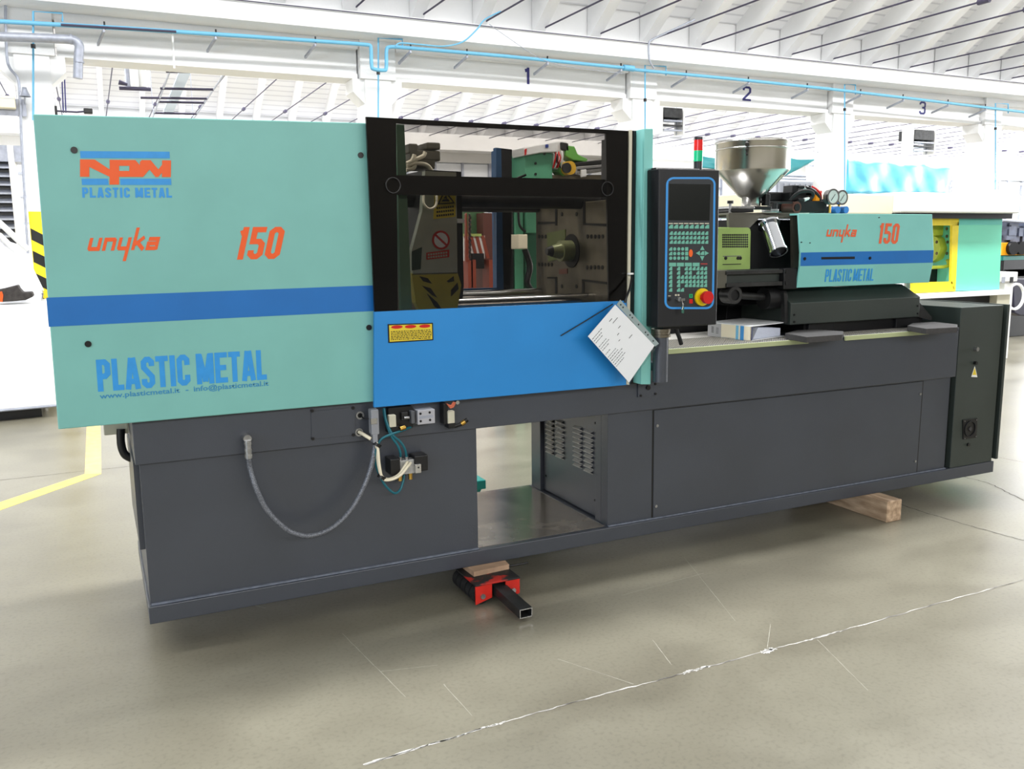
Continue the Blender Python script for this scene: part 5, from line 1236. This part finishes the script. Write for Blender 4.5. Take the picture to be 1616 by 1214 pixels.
# pipe shelves in the distance
for k, (pp_, lab) in enumerate((((1500, 1532, (268, 276, 284, 294, 300)), 'distant white pipe rack to the right of the blue tarpaulin'), ((1576, 1640, (268, 274, 283, 290)), 'distant blue grey pipe rack at the right edge'), ((1225, 1272, (276, 281, 285)), 'distant shelf rails just behind the hopper cone'))):
    rk = thing('pipe_rack', oY(pp_[0], 330, 14.5), lab, 'rack')
    for y in pp_[2]: MB().tube(pathY([(pp_[0], y), (pp_[1], y+1.5)], 14.5), .04, 6, False).build('pipe', GALV, rk)
    for x in (pp_[0]+4, pp_[1]-8): a = oY(x, pp_[2][0]-2, 14.6); MB().box(a.x-.03, a.x+.03, 14.6, 14.66, 0, a.z).build('post', GALV, rk)
# hanging heaters
for (x0, x1, y0, y1, Yh, lab) in ((1048, 1077, 169, 187, 11.0, 'grey unit heater hanging in the far bay beside the third column'), (1444, 1474, 204, 222, 11.0, 'grey unit heater hanging in the far bay under numeral 3')):
    a, b = oY(x0, y0, Yh), oY(x1, y1, Yh); h_ = thing('unit_heater', ((a.x+b.x)/2, Yh, b.z), lab, 'heater')
    MB().box(a.x, b.x, Yh, Yh+.45, b.z, a.z).build('casing', DKST, h_, .01)
    for k in range(3): z = b.z-.07-.09*k; MB().slab([(a.x, Yh, z), (b.x, Yh, z), (b.x, Yh+.35, z+.03), (a.x, Yh+.35, z+.03)], (0, 0, .03)).build('vane', GALV if k != 1 else DKST, h_)
    for x in (a.x, b.x): MB().cyl((x, Yh+.2, b.z-.3), (x, Yh+.2, 4.82+(Yh+.2-7)*SLOPE), .010, n=6).build('hanger', GALV, h_)
    for x in (a.x-.06, b.x+.02): MB().box(x, x+.04, Yh, Yh+.3, b.z-.3, a.z+.05).build('side_frame', WHITE, h_)

# seen through the door window: green machine and robot, red barrier, back structures
gm = thing('green_moulding_machine', (6.0, 4.5, 0), 'green machine cabinet with beige box seen through the door window', 'machine')
MG = mat('sea_green_paint', (92, 168, 132), .5, var=.05, vscale=4); YG = 3.6
def gq_(name, x0, x1, y0, y1, m_, Y=YG, t=.5, par=None, z0=None):
    a, b = oY(x0, y0, Y), oY(x1, y1, Y); return MB().box(a.x, b.x, Y, Y+t, b.z if z0 is None else z0, a.z).build(name, m_, par or gm, .008)
gq_('tall_panel', 811, 827, 246, 480, MG, z0=0); gq_('upper_cabinet', 828, 872, 240, 290, MG, YG-.3, .3); gq_('side_panel', 827, 872, 290, 470, mat('deep_green_paint', (44, 112, 84), .5), YG+.1, z0=0)
gq_('light_panel', 830, 850, 320, 368, MG, YG-.02, .1); gq_('beige_box', 818, 833, 370, 393, CREAM, YG-.25, .2); gq_('bed_ledge', 816, 846, 459, 468, MG, YG-.2, .3)
MB().tube([oY(828, 393, YG-.05), oY(836, 420, YG-.05), oY(832, 445, YG-.05), oY(838, 458, YG-.05)], .03, 8).build('cable', BLACK, gm)
MB().tube([oY(818, 330, YG-.05), oY(820, 355, YG-.05), oY(829, 366, YG-.05)], .012, 8).build('cable', BLACK, gm)
for x, y in ((845, 258), (845, 275), (859, 243)): bolt(gm, x, y, YG-.3, .012)
gq_('edge_post', 809.2, 811.5, 320, 480, WHITE, YG+.1, .05, z0=0)
rb = thing('picker_robot', (6.9, 3.4, 1.6), 'white and green robot arm on a rail above the green cabinet', 'robot'); YR = 3.35
def rp(name, pix, m_, Y=YR, t=.15): return MB().slab([oY(x, y, Y) for x, y in pix], (0, t, 0)).build(name, m_, rb, .008)
rp('robot_beam', [(826, 233), (880, 223), (880, 240), (855, 241), (828, 246)], WHITE, YR-.1, .25)
rp('red_mark', [(828, 236), (832, 234), (831, 244), (828, 246)], RED, YR-.108, .01); rp('emblem', [(861, 228), (866, 227.5), (866, 233), (861, 233.5)], mat('emblem_blue', (50, 70, 150), .5), YR-.108, .01)
rp('white_arm', [(878, 223), (896, 223), (892, 240), (886, 262), (880, 268), (872, 262), (874, 240)], WHITE, YR)
rp('green_arm', [(893, 229), (907, 231), (912, 243), (928, 251), (926, 256), (905, 253), (893, 246)], mat('robot_green', (110, 180, 80), .4), YR-.03)
rp('green_arm', [(884, 256), (892, 256), (897, 275), (890, 278), (883, 270)], mat('robot_green', (110, 180, 80), .4), YR-.03)
rp('grey_gear', [(886, 224), (897, 226), (899, 240), (887, 236)], DKST, YR-.03)
c = oY(900, 265, YR-.1); MB().cyl((c.x, YR-.1, c.z), (c.x, YR, c.z), .06, n=20).build('yellow_motor', mat('motor_yellow', (230, 180, 40), .4), rb); c = oY(895, 265, YR-.12); MB().cyl((c.x, YR-.12, c.z), (c.x, YR-.1, c.z), .045, n=20).build('motor_cap', DKST, rb)
for k in range(8):
    x = 874+R_.uniform(0, 14); MB().tube([oY(x, 238+k, YR-.05), oY(x+R_.uniform(-3, 3), 250, YR-.08), oY(x+R_.uniform(-6, 6), 265, YR-.05)], .008, 6).build('cable', R_.choice([RED, WHITE, RUBB]), rb)
rp('rail_dark', [(906, 257), (957, 251), (957, 259), (908, 263)], BLACK, YR-.05, .2); rp('rail_silver', [(908, 263), (957, 259), (957, 270), (908, 276)], ZINC, YR-.05, .2)
rp('rail_slot', [(912, 267), (955, 263), (955, 265), (912, 269.5)], BLACK, YR-.06, .02); rp('white_tag', [(917, 268), (926, 267), (926, 279), (917, 280)], WHITE, YR-.07, .02)
rp('foot_beam', [(872, 276), (957, 276), (957, 284), (872, 284)], OLIVE, YR, .2)
cb2 = thing('black_cabinet', (5.4, 4.0, 0), 'black cabinet beside the green machine behind the window', 'cabinet')
a, b = oY(792, 238, 3.6), oY(809, 300, 3.6); MB().box(a.x, b.x, 3.6, 3.75, 0, a.z).build('cabinet_body', BLACK, cb2, .01); MB().box(a.x-.06, a.x, 3.6, 3.7, 0, a.z+.0).build('blue_side', BLF, cb2)
rbx = thing('safety_barrier', oZ(755, 470, 0), 'red and white striped barrier with chains seen through the window', 'barrier'); YB = 6.0
def bq(name, pix, m_, Y=YB, t=.04): return MB().slab([oY(x, y, Y) for x, y in pix], (0, t, 0)).build(name, m_, rbx)
REDB = mat('barrier_red', (150, 66, 44), .5); 
bq('white_board', [(733, 372), (765, 372), (765, 408), (733, 412)], WHITE)
for k in range(4): bq('red_stripe', [(732+k*9, 372), (737+k*9, 372), (746+k*9, 408), (741+k*9, 408)], REDB, YB-.01, .01)
bq('red_post', [(735, 338), (737, 336), (739, 414), (735, 414)], REDB, YB-.1); bq('red_post', [(741, 340), (743.5, 340), (743, 414), (741, 414)], REDB, YB-.08)
bq('red_cabinet', [(762, 336), (778, 337), (778, 470), (766, 470)], mat('brick_red', (104, 58, 48), .6), YB+.1, .4); bq('lime_shelf', [(733, 369), (760, 369), (760, 373), (733, 373)], mat('pale_lime', (190, 210, 120), .5), YB-.02)
bq('green_back', [(733, 333), (764, 333), (764, 415), (733, 415)], mat('moss_green', (70, 110, 70), .6), YB+.3, .1)
mb = MB()
for k in range(20): c = oY(741+(k % 2)*1.2, 340+k*3.6, YB-.14); mb.ring((c.x-.004, c.y, c.z), (c.x+.004, c.y, c.z), .022, .012, 8)
mb.build('chain', DKST, rbx, kind='stuff')
for x in (737, 742, 770): c = oY(x, 410, YB); MB().box(c.x-.03, c.x+.03, YB-.1, YB+.1, 0, c.z).build('foot_post', REDB, rbx)
bq('dark_box', [(745, 400), (764, 400), (764, 424), (745, 424)], SOOT, YB-.05, .2)
